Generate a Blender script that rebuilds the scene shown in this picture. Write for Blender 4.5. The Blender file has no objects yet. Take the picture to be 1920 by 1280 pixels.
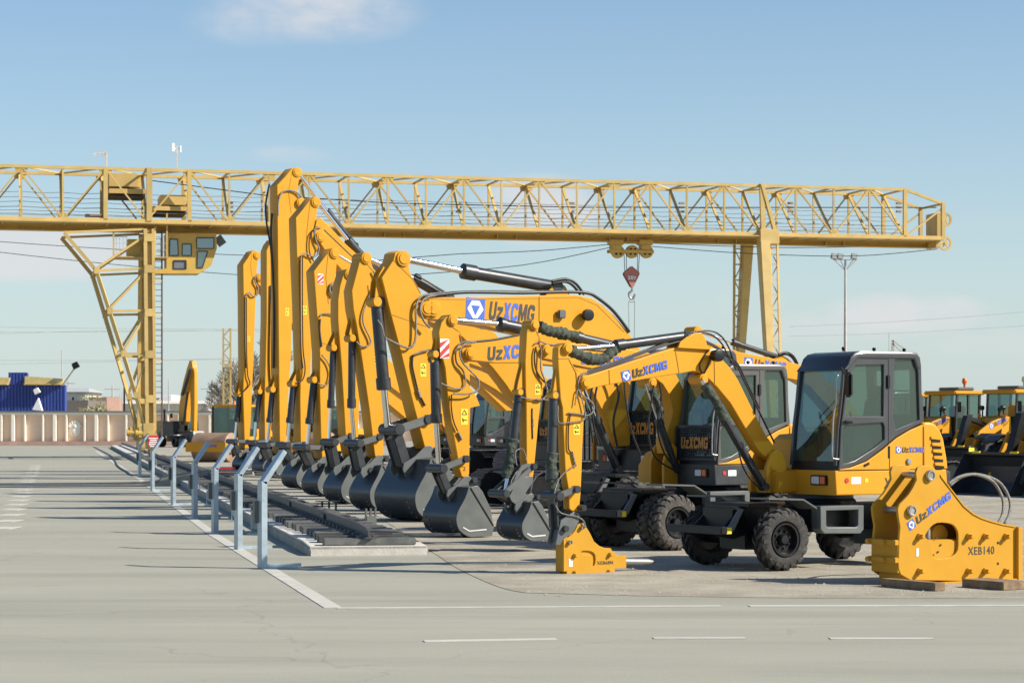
import bpy, bmesh, math, random
from mathutils import Vector, Matrix
random.seed(7)
R = math.radians
S = bpy.context.scene
COL = S.collection
# ---------------------------------------------------------------- camera, sky, sun, exposure
FPX, HOR, EYE = 4250.0, 797.0, 1.95
cam = bpy.data.cameras.new('camera'); camo = bpy.data.objects.new('camera', cam); COL.objects.link(camo)
camo.location = (0, 0, EYE); camo.rotation_euler = (R(90), 0, 0)
cam.sensor_width = 36; cam.lens = 36*FPX/1920; cam.shift_y = (HOR-640)/1920; cam.clip_end = 6000; cam.clip_start = 0.5
cam.dof.use_dof = True; cam.dof.focus_distance = 33; cam.dof.aperture_fstop = 7.0
S.camera = camo
SUN_AZ = R(-14); SUN_EL = R(35)
sd = Vector((math.cos(SUN_AZ)*math.cos(SUN_EL), math.sin(SUN_AZ)*math.cos(SUN_EL), math.sin(SUN_EL)))
world = bpy.data.worlds.new('World'); S.world = world; world.use_nodes = True
def build_world():
    nt = world.node_tree; nt.nodes.clear(); N = nt.nodes.new; L = nt.links.new
    out = N('ShaderNodeOutputWorld'); bg = N('ShaderNodeBackground'); bg.inputs[1].default_value = SKY_STR
    sky = N('ShaderNodeTexSky'); sky.sky_type = 'NISHITA'; sky.sun_disc = False
    sky.sun_elevation = SUN_EL; sky.sun_rotation = math.atan2(sd.x, sd.y)
    sky.air_density = 1.0; sky.dust_density = .6; sky.ozone_density = 2.0; sky.altitude = 400
    tc = N('ShaderNodeTexCoord'); sep = N('ShaderNodeSeparateXYZ'); L(tc.outputs['Generated'], sep.inputs[0])
    def math_(op, a, b=None, c=None):
        n = N('ShaderNodeMath'); n.operation = op
        for i, v in enumerate((a, b, c)):
            if v is None: continue
            if isinstance(v, (int, float)): n.inputs[i].default_value = v
            else: L(v, n.inputs[i])
        return n.outputs[0]
    az = math_('ARCTAN2', sep.outputs[0], sep.outputs[1]); el = math_('ARCSINE', sep.outputs[2])
    comb = N('ShaderNodeCombineXYZ'); L(az, comb.inputs[0]); L(math_('MULTIPLY', el, 2.0), comb.inputs[1])
    nz = N('ShaderNodeTexNoise'); nz.inputs['Scale'].default_value = 30; nz.inputs['Detail'].default_value = 9; nz.inputs['Roughness'].default_value = .6
    L(comb.outputs[0], nz.inputs[0])
    total = None
    # clouds: azimuth, elevation, half-widths (rad), strength
    clouds = [(.07,0,0,0,0)]
    def c(u, v, w, h, s): return ((u-960)/FPX, (797-v)/FPX, w/FPX, h/FPX, s)
    clouds = [c(600,30,230,75,.8), c(480,50,160,60,.6), c(70,480,260,66,1.5), c(1010,395,150,80,1.15), c(1690,590,190,50,1.1), c(1560,615,220,40,.7), c(1330,560,200,50,.3), c(540,295,110,24,.42), c(1850,420,120,50,.2), c(1890,650,260,40,.4),
              (-.5,.16,.16,.05,.8), (.45,.22,.2,.05,.8), (1.4,.3,.4,.08,.8), (-1.5,.25,.4,.08,.8), (2.6,.35,.5,.1,.8), (-2.6,.3,.4,.08,.7), (.02,.34,.12,.03,.7)]
    for (a0, e0, wa, wh, s) in clouds:
        dx = math_('DIVIDE', math_('SUBTRACT', az, a0), wa); dy = math_('DIVIDE', math_('SUBTRACT', el, e0), wh)
        d2 = math_('ADD', math_('MULTIPLY', dx, dx), math_('MULTIPLY', dy, dy))
        m = math_('MULTIPLY', math_('MAXIMUM', math_('SUBTRACT', 1.0, d2), 0.0), s)
        total = m if total is None else math_('MAXIMUM', total, m)
    f = math_('ADD', math_('MULTIPLY', nz.outputs['Fac'], 1.6), -0.62)
    ramp = N('ShaderNodeMapRange'); ramp.interpolation_type = 'SMOOTHSTEP'
    L(math_('MULTIPLY', total, math_('ADD', f, .45)), ramp.inputs[0]); ramp.inputs[1].default_value = 0.02; ramp.inputs[2].default_value = .72; ramp.inputs[4].default_value = .75
    mix = N('ShaderNodeMixRGB'); L(ramp.outputs[0], mix.inputs[0])
    hs = N('ShaderNodeHueSaturation'); hs.inputs['Saturation'].default_value = SKY_SAT; hs.inputs['Value'].default_value = 1.0
    hs.inputs['Value'].default_value = 1.22; L(sky.outputs[0], hs.inputs['Color'])
    hz = N('ShaderNodeMixRGB'); hz.inputs[2].default_value = HAZE; L(math_('MULTIPLY', math_('POWER', 2.718, math_('MULTIPLY', math_('MAXIMUM', el, 0.0), -7.5)), .85), hz.inputs[0]); L(hs.outputs[0], hz.inputs[1]); L(hz.outputs[0], mix.inputs[1]); mix.inputs[2].default_value = CLOUD
    L(mix.outputs[0], bg.inputs[0]); L(bg.outputs[0], out.inputs[0])
SKY_STR = 0.075; SKY_SAT = 1.2; HAZE = (5.0, 6.0, 6.35, 1); CLOUD = (6.7, 6.65, 6.75, 1)
build_world()
sl = bpy.data.lights.new('sun', 'SUN'); sl.energy = 4.8; sl.angle = R(.53); sl.color = (1, .93, .82)
so = bpy.data.objects.new('sun', sl); COL.objects.link(so); so.rotation_euler = sd.to_track_quat('Z', 'Y').to_euler()
so.location = (40, -20, 60)
S.view_settings.view_transform = 'Standard'; S.view_settings.look = 'None'; S.view_settings.exposure = 0.6; S.view_settings.gamma = 1
S.view_settings.use_curve_mapping = False
S.render.engine = 'CYCLES'
S.cycles.max_bounces = 6; S.cycles.transparent_max_bounces = 12

# ---------------------------------------------------------------- materials
MATS = {}
def mat(name, col, rough=.5, metal=0, var=.12, scale=3, bump=0, bscale=60, coat=0, dirt=0, dirtcol=(.35, .3, .22), spec=.5, obj=True):
    if name in MATS: return MATS[name]
    m = bpy.data.materials.new(name); m.use_nodes = True; nt = m.node_tree; N = nt.nodes.new; L = nt.links.new
    b = nt.nodes['Principled BSDF']; b.inputs['Roughness'].default_value = rough; b.inputs['Metallic'].default_value = metal
    b.inputs['Coat Weight'].default_value = coat; b.inputs['Coat Roughness'].default_value = .12; b.inputs['Specular IOR Level'].default_value = spec
    tc = N('ShaderNodeTexCoord'); src = tc.outputs['Object']
    nz = N('ShaderNodeTexNoise'); nz.inputs['Scale'].default_value = scale; nz.inputs['Detail'].default_value = 6; L(src, nz.inputs[0])
    mr = N('ShaderNodeMapRange'); L(nz.outputs['Fac'], mr.inputs[0]); mr.inputs[1].default_value = .3; mr.inputs[2].default_value = .7
    mr.inputs[3].default_value = 1-var; mr.inputs[4].default_value = 1+var
    mx = N('ShaderNodeMixRGB'); mx.blend_type = 'MULTIPLY'; mx.inputs[0].default_value = 1; mx.inputs[1].default_value = (*col, 1); L(mr.outputs[0], mx.inputs[2])
    last = mx.outputs[0]
    if dirt:
        n2 = N('ShaderNodeTexNoise'); n2.inputs['Scale'].default_value = scale*2.3; n2.inputs['Detail'].default_value = 10; n2.inputs['Roughness'].default_value = .65; L(src, n2.inputs[0])
        m2 = N('ShaderNodeMapRange'); L(n2.outputs['Fac'], m2.inputs[0]); m2.inputs[1].default_value = .48; m2.inputs[2].default_value = .75; m2.inputs[4].default_value = dirt
        m3 = N('ShaderNodeMixRGB'); L(m2.outputs[0], m3.inputs[0]); L(last, m3.inputs[1]); m3.inputs[2].default_value = (*dirtcol, 1); last = m3.outputs[0]
    L(last, b.inputs['Base Color'])
    r2 = N('ShaderNodeMapRange'); L(nz.outputs['Fac'], r2.inputs[0]); r2.inputs[3].default_value = max(rough-.1, .02); r2.inputs[4].default_value = min(rough+.12, 1); L(r2.outputs[0], b.inputs['Roughness'])
    if bump:
        n3 = N('ShaderNodeTexNoise'); n3.inputs['Scale'].default_value = bscale; n3.inputs['Detail'].default_value = 5; L(src, n3.inputs[0])
        bp = N('ShaderNodeBump'); bp.inputs['Strength'].default_value = bump; bp.inputs['Distance'].default_value = .02; L(n3.outputs['Fac'], bp.inputs['Height']); L(bp.outputs[0], b.inputs['Normal'])
    MATS[name] = m; return m
def per_object(m, lo, hi):
    nt = m.node_tree; b = nt.nodes['Principled BSDF']; l = b.inputs['Base Color'].links[0]; src = l.from_socket
    oi = nt.nodes.new('ShaderNodeObjectInfo'); mr = nt.nodes.new('ShaderNodeMapRange'); mr.inputs[3].default_value = lo; mr.inputs[4].default_value = hi; nt.links.new(oi.outputs['Random'], mr.inputs[0])
    mx = nt.nodes.new('ShaderNodeMixRGB'); mx.blend_type = 'MULTIPLY'; mx.inputs[0].default_value = 1; nt.links.new(src, mx.inputs[1]); nt.links.new(mr.outputs[0], mx.inputs[2]); nt.links.new(mx.outputs[0], b.inputs['Base Color'])
YEL = mat('machine_yellow_paint', (.63, .292, .020), .42, var=.04, scale=1.2, coat=0, spec=.2, dirt=.14, dirtcol=(.56, .33, .08))
YEL2 = mat('hammer_yellow_paint', (.52, .265, .022), .5, var=.04, scale=3, coat=0, spec=.2, dirt=.1, dirtcol=(.5, .31, .09))
GRY = mat('charcoal_paint', (.030, .034, .038), .36, var=.12, scale=5, dirt=.15, dirtcol=(.12, .12, .11))
GRYL = mat('bucket_grey_paint', (.105, .115, .112), .42, var=.1, scale=4, dirt=.22, dirtcol=(.16, .155, .14))  # lighter grey; on excavator bucket sides it paints in their sunlit look
CABG = mat('cab_grey_paint', (.044, .046, .051), .38, var=.06, scale=3, coat=.2)
BLK = mat('black_paint', (.009, .0095, .011), .38, var=.2, scale=6, dirt=.15, dirtcol=(.04, .038, .035), spec=.35)
NAVY = mat('dark_frame_paint', (.014, .018, .030), .38, var=.15, scale=5, dirt=.15, dirtcol=(.05, .048, .046), spec=.4)
RUB = mat('tyre_rubber', (.022, .021, .020), .75, var=.3, scale=7, bump=.3, bscale=40, dirt=.65, dirtcol=(.10, .092, .078))
RUBD = mat('dusty_tyre_rubber', (.05, .046, .041), .85, var=.3, scale=7, bump=.3, bscale=40, dirt=.95, dirtcol=(.17, .155, .125))
HOSE = mat('hose_rubber', (.018, .018, .019), .4, var=.1)
HOSEM = mat('braided_hose', (.22, .21, .19), .38, metal=.6, var=.2, scale=40, bump=.5, bscale=400)
CHR = mat('chrome_rod', (.72, .72, .72), .14, metal=1, var=.03)
STL = mat('pin_steel', (.4, .39, .36), .35, metal=.8, var=.15, scale=12)
RAILM = mat('rail_steel', (.085, .085, .087), .5, metal=.25, var=.25, scale=6, dirt=.5, dirtcol=(.2, .18, .15))
RAILTOP = mat('tie_steel', (.105, .11, .105), .6, var=.3, scale=6, bump=.3, dirt=.5, dirtcol=(.2, .19, .16))
CRN = mat('crane_paint', (.53, .37, .12), .55, var=.1, scale=1.3, dirt=.35, dirtcol=(.56, .45, .24))
CRND = mat('crane_cab_paint', (.56, .36, .07), .5, var=.08, scale=1.3, dirt=.3, dirtcol=(.58, .45, .2))
GALV = mat('galvanised_blue_grey_steel', (.36, .44, .49), .38, metal=.35, var=.12, scale=8, dirt=.2, dirtcol=(.5, .52, .5))
per_object(RAILTOP, .45, 1.35); per_object(CRN, .86, 1.12)
CONC = mat('plinth_concrete', (.34, .325, .28), .9, var=.2, scale=3, bump=.5, bscale=30, dirt=.5, dirtcol=(.2, .19, .165))
WHTW = mat('whitewash', (.55, .52, .46), .9, var=.15, scale=4, bump=.4, bscale=30, dirt=.4, dirtcol=(.5, .44, .35))
WOOD = mat('timber', (.22, .15, .085), .85, var=.35, scale=8, bump=.5, bscale=40, dirt=.5, dirtcol=(.12, .09, .065))
PINK = mat('pink_plaster', (.80, .60, .44), .9, var=.06, scale=.6, dirt=.15, dirtcol=(.5, .38, .3))
CREAM = mat('cream_plaster', (.86, .79, .67), .9, var=.06, scale=.6)
BASEP = mat('plinth_pink', (.46, .3, .24), .9, var=.15, scale=.8)
BLUE = mat('blue_corrugated_sheet', (.035, .065, .28), .45, var=.15, scale=.5)
RED = mat('red_paint', (.52, .03, .03), .5, var=.08)
WHT = mat('white_paint', (.78, .78, .76), .5, var=.04)
STICK = mat('warning_sticker_yellow', (.80, .62, .03), .5, var=.03)
BLUP = mat('logo_blue_print', (.05, .12, .5), .5, var=.03)
DRKP = mat('logo_dark_print', (.05, .045, .04), .5, var=.03)
BRNP = mat('guard_letter_orange', (.50, .22, .05), .5, var=.05)
ORG = mat('amber_lamp', (.8, .16, .02), .3, var=.02)
LAMP = mat('lamp_glass', (.62, .64, .64), .15, var=.05)
TARP = mat('green_cloth_sleeve', (.05, .062, .045), .9, var=.45, scale=20, bump=.8, bscale=25)
BARK = mat('bare_branches', (.27, .235, .19), .9, var=.2)
SCRB = mat('pale_scrub', (.30, .27, .15), .9, var=.3, scale=2)
DRUM = mat('roller_drum_steel', (.34, .22, .14), .5, var=.25, scale=2, dirt=.4, dirtcol=(.4, .3, .2), metal=.2)
GREYC = mat('far_concrete', (.45, .43, .4), .9, var=.1)
ROOFG = mat('far_roof_grey', (.38, .4, .38), .8, var=.1)
DARKI = mat('dark_interior', (.02, .021, .022), .8, var=.2)
def glass(name, tint, mixv=.18):
    m = bpy.data.materials.new(name); m.use_nodes = True; nt = m.node_tree; nt.nodes.clear(); N = nt.nodes.new; L = nt.links.new
    o = N('ShaderNodeOutputMaterial'); t = N('ShaderNodeBsdfTransparent'); t.inputs[0].default_value = (*tint, 1)
    g = N('ShaderNodeBsdfGlossy'); g.inputs['Roughness'].default_value = .02; g.inputs[0].default_value = (.85, .95, .95, 1)
    ge = N('ShaderNodeNewGeometry'); dt = N('ShaderNodeVectorMath'); dt.operation = 'DOT_PRODUCT'; L(ge.outputs['Normal'], dt.inputs[0]); L(ge.outputs['Incoming'], dt.inputs[1])
    def M(op, a, b=None):
        n = N('ShaderNodeMath'); n.operation = op; n.use_clamp = False
        for i, v in enumerate((a, b)):
            if v is None: continue
            if isinstance(v, (int, float)): n.inputs[i].default_value = v
            else: L(v, n.inputs[i])
        return n.outputs[0]
    ad_ = M('ADD', M('MULTIPLY', M('POWER', M('SUBTRACT', 1.0, M('ABSOLUTE', dt.outputs['Value'])), 5), .9), mixv)
    ad = N('ShaderNodeMath'); ad.operation = 'ADD'; L(ad_, ad.inputs[0]); ad.inputs[1].default_value = 0; ad.use_clamp = True
    d = N('ShaderNodeBsdfDiffuse'); d.inputs[0].default_value = (.2, .3, .27, 1)
    m1 = N('ShaderNodeMixShader'); m1.inputs[0].default_value = .1; L(t.outputs[0], m1.inputs[1]); L(d.outputs[0], m1.inputs[2])
    m2 = N('ShaderNodeMixShader'); L(ad.outputs[0], m2.inputs[0]); L(m1.outputs[0], m2.inputs[1]); L(g.outputs[0], m2.inputs[2]); L(m2.outputs[0], o.inputs[0])
    return m
GLSW = glass('windscreen_glass', (.36, .45, .49), .10)
GLS = glass('tinted_cab_glass', (.52, .64, .59), .07)
GLSB = glass('crane_cab_glass', (.35, .42, .45), .25)
GLSG = glass('green_loader_glass', (.30, .48, .42), .10)

# ---------------------------------------------------------------- helpers
class Fr:
    """vertical plane frame on the ground: x along heading, y to its left, z up"""
    def __init__(s, ox, oy, h):
        s.ox, s.oy, s.h = ox, oy, R(h); s.dx, s.dy = math.cos(s.h), math.sin(s.h); s.nx, s.ny = -s.dy, s.dx
    def p(s, u, v, lat=0):
        t = (u-960)/FPX; bx = s.ox+lat*s.nx; by = s.oy+lat*s.ny
        k = (t*by-bx)/(s.dx-t*s.dy); Y = by+k*s.dy
        return (k, EYE-(v-HOR)*Y/FPX)
    def P(s, u, v, lat=0):
        k, z = s.p(u, v, lat); return Vector((k, lat, z))
    def poly(s, pts, lat=0): return [s.p(u, v, lat) for u, v in pts]
def ground(u, v, z=0): Y = FPX*(EYE-z)/(v-HOR); return ((u-960)/FPX*Y, Y)
def root(name, label, cat, loc=(0, 0, 0), h=0, group=None):
    o = bpy.data.objects.new(name, None); COL.objects.link(o); o.location = loc if len(loc) == 3 else (*loc, 0); o.rotation_euler = (0, 0, h)
    o['label'] = label; o['category'] = cat; o.empty_display_size = .3
    if group: o['group'] = group
    return o
def tag(o, label, cat, group=None):
    o['label'] = label; o['category'] = cat
    if group: o['group'] = group
    return o
def link(name, me, m, parent=None, loc=None, smooth=None, label=None):
    o = bpy.data.objects.new(name, me); COL.objects.link(o)
    if m is not None and not me.materials: me.materials.append(m)
    if parent is not None: o.parent = parent
    if loc is not None: o.location = loc
    if smooth is not None and len(me.polygons):
        me.polygons.foreach_set('use_smooth', [True]*len(me.polygons)); me.set_sharp_from_angle(angle=R(smooth))
    if label: o['label'] = label
    return o
def pyd(name, vs, fs, m, parent=None, smooth=None, **k):
    me = bpy.data.meshes.new(name); me.from_pydata([tuple(v) for v in vs], [], fs); me.update()
    return link(name, me, m, parent, smooth=smooth, **k)
def struct(o): o['kind'] = 'structure'; return o
def stuff(o): o['kind'] = 'stuff'; return o
class MB:
    """mesh collector"""
    def __init__(s): s.v = []; s.f = []
    def add(s, vs, fs): n = len(s.v); s.v += [tuple(v) for v in vs]; s.f += [tuple(i+n for i in f) for f in fs]
    def box(s, a, b):
        x0, y0, z0 = a; x1, y1, z1 = b
        s.add([(x0,y0,z0),(x1,y0,z0),(x1,y1,z0),(x0,y1,z0),(x0,y0,z1),(x1,y0,z1),(x1,y1,z1),(x0,y1,z1)], BOXF)
    def bar(s, p0, p1, w, h, up=(0, 0, 1)):
        p0 = Vector(p0); p1 = Vector(p1); d = (p1-p0)
        if d.length < 1e-6: return
        d.normalize(); up = Vector(up)
        if abs(d.dot(up)) > .98: up = Vector((0, 1, 0))
        a = d.cross(up).normalized(); b = a.cross(d).normalized(); vs = []
        for p in (p0, p1):
            for i, j in ((-1,-1),(1,-1),(1,1),(-1,1)): vs.append(p+a*(i*w/2)+b*(j*h/2))
        s.add(vs, [(3,2,1,0),(4,5,6,7),(0,1,5,4),(1,2,6,5),(2,3,7,6),(3,0,4,7)])
    def lathe(s, p0, p1, prof, n=16):
        """prof: list of (t along metres, radius)"""
        p0 = Vector(p0); d = (Vector(p1)-p0).normalized(); up = Vector((0,0,1)) if abs(d.z) < .9 else Vector((1,0,0))
        a = d.cross(up).normalized(); b = a.cross(d).normalized(); vs = []; fs = []
        for t, r in prof:
            for i in range(n):
                th = 2*math.pi*i/n; vs.append(p0+d*t+(a*math.cos(th)+b*math.sin(th))*max(r, 1e-4))
        for k in range(len(prof)-1):
            for i in range(n):
                j = (i+1) % n; fs.append((k*n+i, k*n+j, (k+1)*n+j, (k+1)*n+i))
        fs.append(tuple(range(n-1, -1, -1))); fs.append(tuple((len(prof)-1)*n+i for i in range(n)))
        s.add(vs, fs)
    def cyl(s, p0, p1, r, n=14, c=0):
        L = (Vector(p1)-Vector(p0)).length
        s.lathe(p0, p1, [(0, r), (L, r)] if not c else [(0, r-c), (c, r), (L-c, r), (L, r-c)], n)
    def prism(s, poly, y0, y1):
        n = len(poly); ar = sum(poly[i][0]*poly[(i+1) % n][1]-poly[(i+1) % n][0]*poly[i][1] for i in range(n))
        if ar < 0: poly = poly[::-1]
        if y0 > y1: y0, y1 = y1, y0
        vs = [(x, y0, z) for x, z in poly]+[(x, y1, z) for x, z in poly]
        fs = [tuple(range(n)), tuple(range(2*n-1, n-1, -1))]+[(i, n+i, n+(i+1) % n, (i+1) % n) for i in range(n)]
        s.add(vs, fs)
    def tube(s, pts, r, n=7):
        pts = [Vector(p) for p in pts]; vs = []; fs = []; prev = None
        for k, p in enumerate(pts):
            d = (pts[min(k+1, len(pts)-1)]-pts[max(k-1, 0)]).normalized()
            if prev is None: up = Vector((0,0,1)) if abs(d.z) < .9 else Vector((0,1,0)); a = d.cross(up).normalized()
            else: a = (prev-d*prev.dot(d)).normalized()
            prev = a; b = d.cross(a)
            for i in range(n): th = 2*math.pi*i/n; vs.append(p+(a*math.cos(th)+b*math.sin(th))*r)
        for k in range(len(pts)-1):
            for i in range(n): j = (i+1) % n; fs.append((k*n+i, k*n+j, (k+1)*n+j, (k+1)*n+i))
        fs += [tuple(range(n-1,-1,-1)), tuple((len(pts)-1)*n+i for i in range(n))]
        s.add(vs, fs)
    def out(s, name, m, parent=None, smooth=None, bevel=0, **k):
        o = pyd(name, s.v, s.f, m, parent, **k); me = o.data
        if bevel:
            bm = bmesh.new(); bm.from_mesh(me); bmesh.ops.recalc_face_normals(bm, faces=bm.faces)
            ed = [e for e in bm.edges if len(e.link_faces) == 2 and e.calc_face_angle(0) > R(25)]
            bmesh.ops.bevel(bm, geom=ed, offset=bevel, segments=2, affect='EDGES', clamp_overlap=True); bm.to_mesh(me); bm.free(); smooth = smooth or 35
        else:
            bm = bmesh.new(); bm.from_mesh(me); bmesh.ops.recalc_face_normals(bm, faces=bm.faces); bm.to_mesh(me); bm.free()
        if smooth:
            me.polygons.foreach_set('use_smooth', [True]*len(me.polygons)); me.set_sharp_from_angle(angle=R(smooth))
        return o
def split_out(q, name, m, parent, **k):
    """one object per box or bar added (8 vertices, 6 faces each)"""
    n = len(q.v)//8; os_ = []
    for i in range(n):
        r_ = MB(); r_.v = q.v[i*8:i*8+8]; r_.f = [tuple(a-i*8 for a in f) for f in q.f[i*6:i*6+6]]; os_.append(r_.out(name, m, parent, **k))
    return os_
BOXF = [(3,2,1,0),(4,5,6,7),(0,1,5,4),(1,2,6,5),(2,3,7,6),(3,0,4,7)]
def smoothpts(pts, k=5, closed=False):
    P = [Vector(p) for p in pts]; n = len(P); out = []
    rng = range(n if closed else n-1)
    for i in rng:
        if closed: a, b, c, d = P[(i-1) % n], P[i], P[(i+1) % n], P[(i+2) % n]
        else: a, b, c, d = P[max(i-1,0)], P[i], P[i+1], P[min(i+2, n-1)]
        for j in range(k):
            t = j/k; out.append(.5*((2*b)+(c-a)*t+(2*a-5*b+4*c-d)*t*t+(3*b-a-3*c+d)*t**3))
    if not closed: out.append(P[-1])
    return out
def sm2(pts, k=3, closed=False): return [(p.x, p.y) for p in smoothpts([(a, b, 0) for a, b in pts], k, closed)]
def plate(name, loops, y0, y1, m, parent, bevel=.008, smooth=40, **k):
    """profile in the x-z plane (first loop outer, others holes), extruded from y0 to y1, edges rounded"""
    cu = bpy.data.curves.new('tmp', 'CURVE'); cu.dimensions = '2D'; cu.fill_mode = 'BOTH'
    hw = abs(y1-y0)/2; bevel = min(bevel, hw*.45)
    cu.extrude = hw-bevel; cu.bevel_depth = bevel; cu.bevel_resolution = 1; cu.offset = -bevel
    for li, lp in enumerate(loops):
        ar = sum(lp[i][0]*lp[(i+1) % len(lp)][1]-lp[(i+1) % len(lp)][0]*lp[i][1] for i in range(len(lp)))
        if (ar < 0) == (li == 0): lp = lp[::-1]
        sp = cu.splines.new('POLY'); sp.points.add(len(lp)-1); sp.use_cyclic_u = True
        for i, (x, z) in enumerate(lp): sp.points[i].co = (x, z, 0, 1)
    ob = bpy.data.objects.new('tmp', cu); me = bpy.data.meshes.new_from_object(ob); bpy.data.objects.remove(ob); bpy.data.curves.remove(cu)
    ym = (y0+y1)/2
    for v in me.vertices: x, y, z = v.co; v.co = (x, ym-z, y)
    me.materials.clear(); me.name = name
    return link(name, me, m, parent, smooth=smooth, **k)
def boxo(name, a, b, m, parent=None, bevel=.01, **k):
    q = MB(); q.box(a, b); return q.out(name, m, parent, bevel=bevel, **k)
def tubeo(name, pts, r, m, parent, k=5, n=7, **kw):
    q = MB(); q.tube(smoothpts(pts, k), r, n); return q.out(name, m, parent, smooth=60, **kw)
def cylo(name, p0, p1, r, m, parent, n=18, c=0, **kw):
    q = MB(); q.cyl(p0, p1, r, n, c); return q.out(name, m, parent, smooth=40, **kw)
def lettering(name, s, p0, xdir, updir, height, width, m, parent, shear=.25, bold=.010, depth=.003):
    """flat print: letters as thin geometry; p0 lower-left, xdir/updir unit vectors"""
    cu = bpy.data.curves.new('t', 'FONT'); cu.body = s; cu.shear = shear; cu.offset = bold; cu.extrude = .001; cu.size = 1; cu.space_character = 1.14
    ob = bpy.data.objects.new('t', cu); me = bpy.data.meshes.new_from_object(ob); bpy.data.objects.remove(ob); bpy.data.curves.remove(cu)
    xs = [v.co.x for v in me.vertices]; ys = [v.co.y for v in me.vertices]; x0, x1, y0, y1 = min(xs), max(xs), min(ys), max(ys)
    X = Vector(xdir).normalized(); U = Vector(updir).normalized(); Nn = X.cross(U)
    for v in me.vertices:
        v.co = Vector(p0)+X*((v.co.x-x0)/(x1-x0)*width)+U*((v.co.y-y0)/(y1-y0)*height)+Nn*(v.co.z*2)
    me.materials.clear(); me.name = name
    return link(name, me, m, parent)
GLY = {'U': (1.0, [(0,1),(0,.25),(.12,.05),(.3,0),(.7,0),(.88,.05),(1,.25),(1,1),(.7,1),(.7,.3),(.62,.22),(.38,.22),(.3,.3),(.3,1)]),
 'z': (.8, [(0,0),(1,0),(1,.2),(.45,.2),(1,.54),(1,.74),(.05,.74),(.05,.54),(.56,.54),(0,.2)]),
 'X': (1.0, [(0,0),(.34,0),(.5,.28),(.66,0),(1,0),(.68,.5),(1,1),(.66,1),(.5,.72),(.34,1),(0,1),(.32,.5)]),
 'C': (.95, [(1,.66),(1,.85),(.8,1),(.25,1),(0,.8),(0,.2),(.25,0),(.8,0),(1,.15),(1,.34),(.7,.34),(.66,.24),(.36,.24),(.3,.32),(.3,.68),(.36,.76),(.66,.76),(.7,.66)]),
 'M': (1.2, [(0,0),(.24,0),(.24,.6),(.42,.08),(.58,.08),(.76,.6),(.76,0),(1,0),(1,1),(.70,1),(.5,.42),(.30,1),(0,1)]),
 'G': (1.0, [(1,0),(1,.54),(.54,.54),(.54,.34),(.7,.34),(.7,.23),(.38,.23),(.3,.32),(.3,.68),(.36,.77),(.66,.77),(.7,.68),(1,.68),(1,.85),(.8,1),(.25,1),(0,.8),(0,.2),(.25,0)])}
def block_letters(word, p0, X, U, height, width, mats, parent, shear=.24, depth=.002):
    X = Vector(X).normalized(); U = Vector(U).normalized(); Nn = X.cross(U); p0 = Vector(p0); gap = .13
    tot = sum(GLY[c][0] for c in word)+gap*(len(word)-1)+shear; k = width/tot; x = 0
    for i, c in enumerate(word):
        w, pts = GLY[c]; q = MB(); n = len(pts)
        v = [p0+X*((x+a*w+b*shear)*k)+U*(b*height)+Nn*d for d in (depth, .0) for a, b in pts]
        q.add(v, [tuple(range(n))]+[(j, n+j, n+(j+1) % n, (j+1) % n) for j in range(n)])
        q.out('brand_letter', mats[min(i, len(mats)-1)], parent); x += w+gap
def emblem(p0, X, U, sz, parent):
    """blue square badge with white hexagon ring and blue triangle"""
    X = Vector(X).normalized(); U = Vector(U).normalized(); Nn = X.cross(U); p0 = Vector(p0)
    def f(pts, d): return [p0+X*(a*sz)+U*(b*sz)+Nn*d for a, b in pts]
    q = MB(); q.add(f([(0,0),(1,0),(1,1),(0,1)], 0), [(0,1,2,3)]); o = q.out('badge', BLUP, parent)
    q = MB(); q.add(f([(.3,.88),(.7,.88),(.93,.5),(.62,.08),(.38,.08),(.07,.5)], .003), [(0,1,2,3,4,5)]); q.out('badge_mark', WHT, o)
    q = MB(); q.add(f([(.26,.66),(.74,.66),(.5,.2)], .006), [(0,1,2)]); q.out('badge_triangle', BLUP, o)
    return o
def logo(fr, u0, v0, u1, v1, h, lat, parent, cols=None, badge=True):
    """UzXCMG print between two photo points (lower-left, lower-right), on the plane y=lat"""
    a = fr.P(u0, v0, lat); b = fr.P(u1, v1, lat); X = (b-a); W = X.length; X.normalize(); U = Vector((0, -1, 0)).cross(X)*-1
    U = Vector((-X.z, 0, X.x)); 
    if U.z < 0: U = -U
    logo_at(a, X, U, W, h, parent, cols, badge)
def logo_at(a, X, U, W, h, parent, cols=None, badge=True):
    a = Vector(a); X = Vector(X); U = Vector(U)
    x = 0
    if badge: emblem(a-U*h*.1, X, U, h*1.2, parent); x = h*1.45
    cols = cols or [DRKP, BLUP, BLUP]; X.normalize(); U.normalize()
    cm = [cols[0], cols[0], cols[1] if cols[1] is not BLUP or cols[0] is BLUP else BLUP, BLUP, cols[2], cols[2]]
    block_letters('UzXCMG', a+X*x, X, U, h, W-x, cm, parent)

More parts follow.
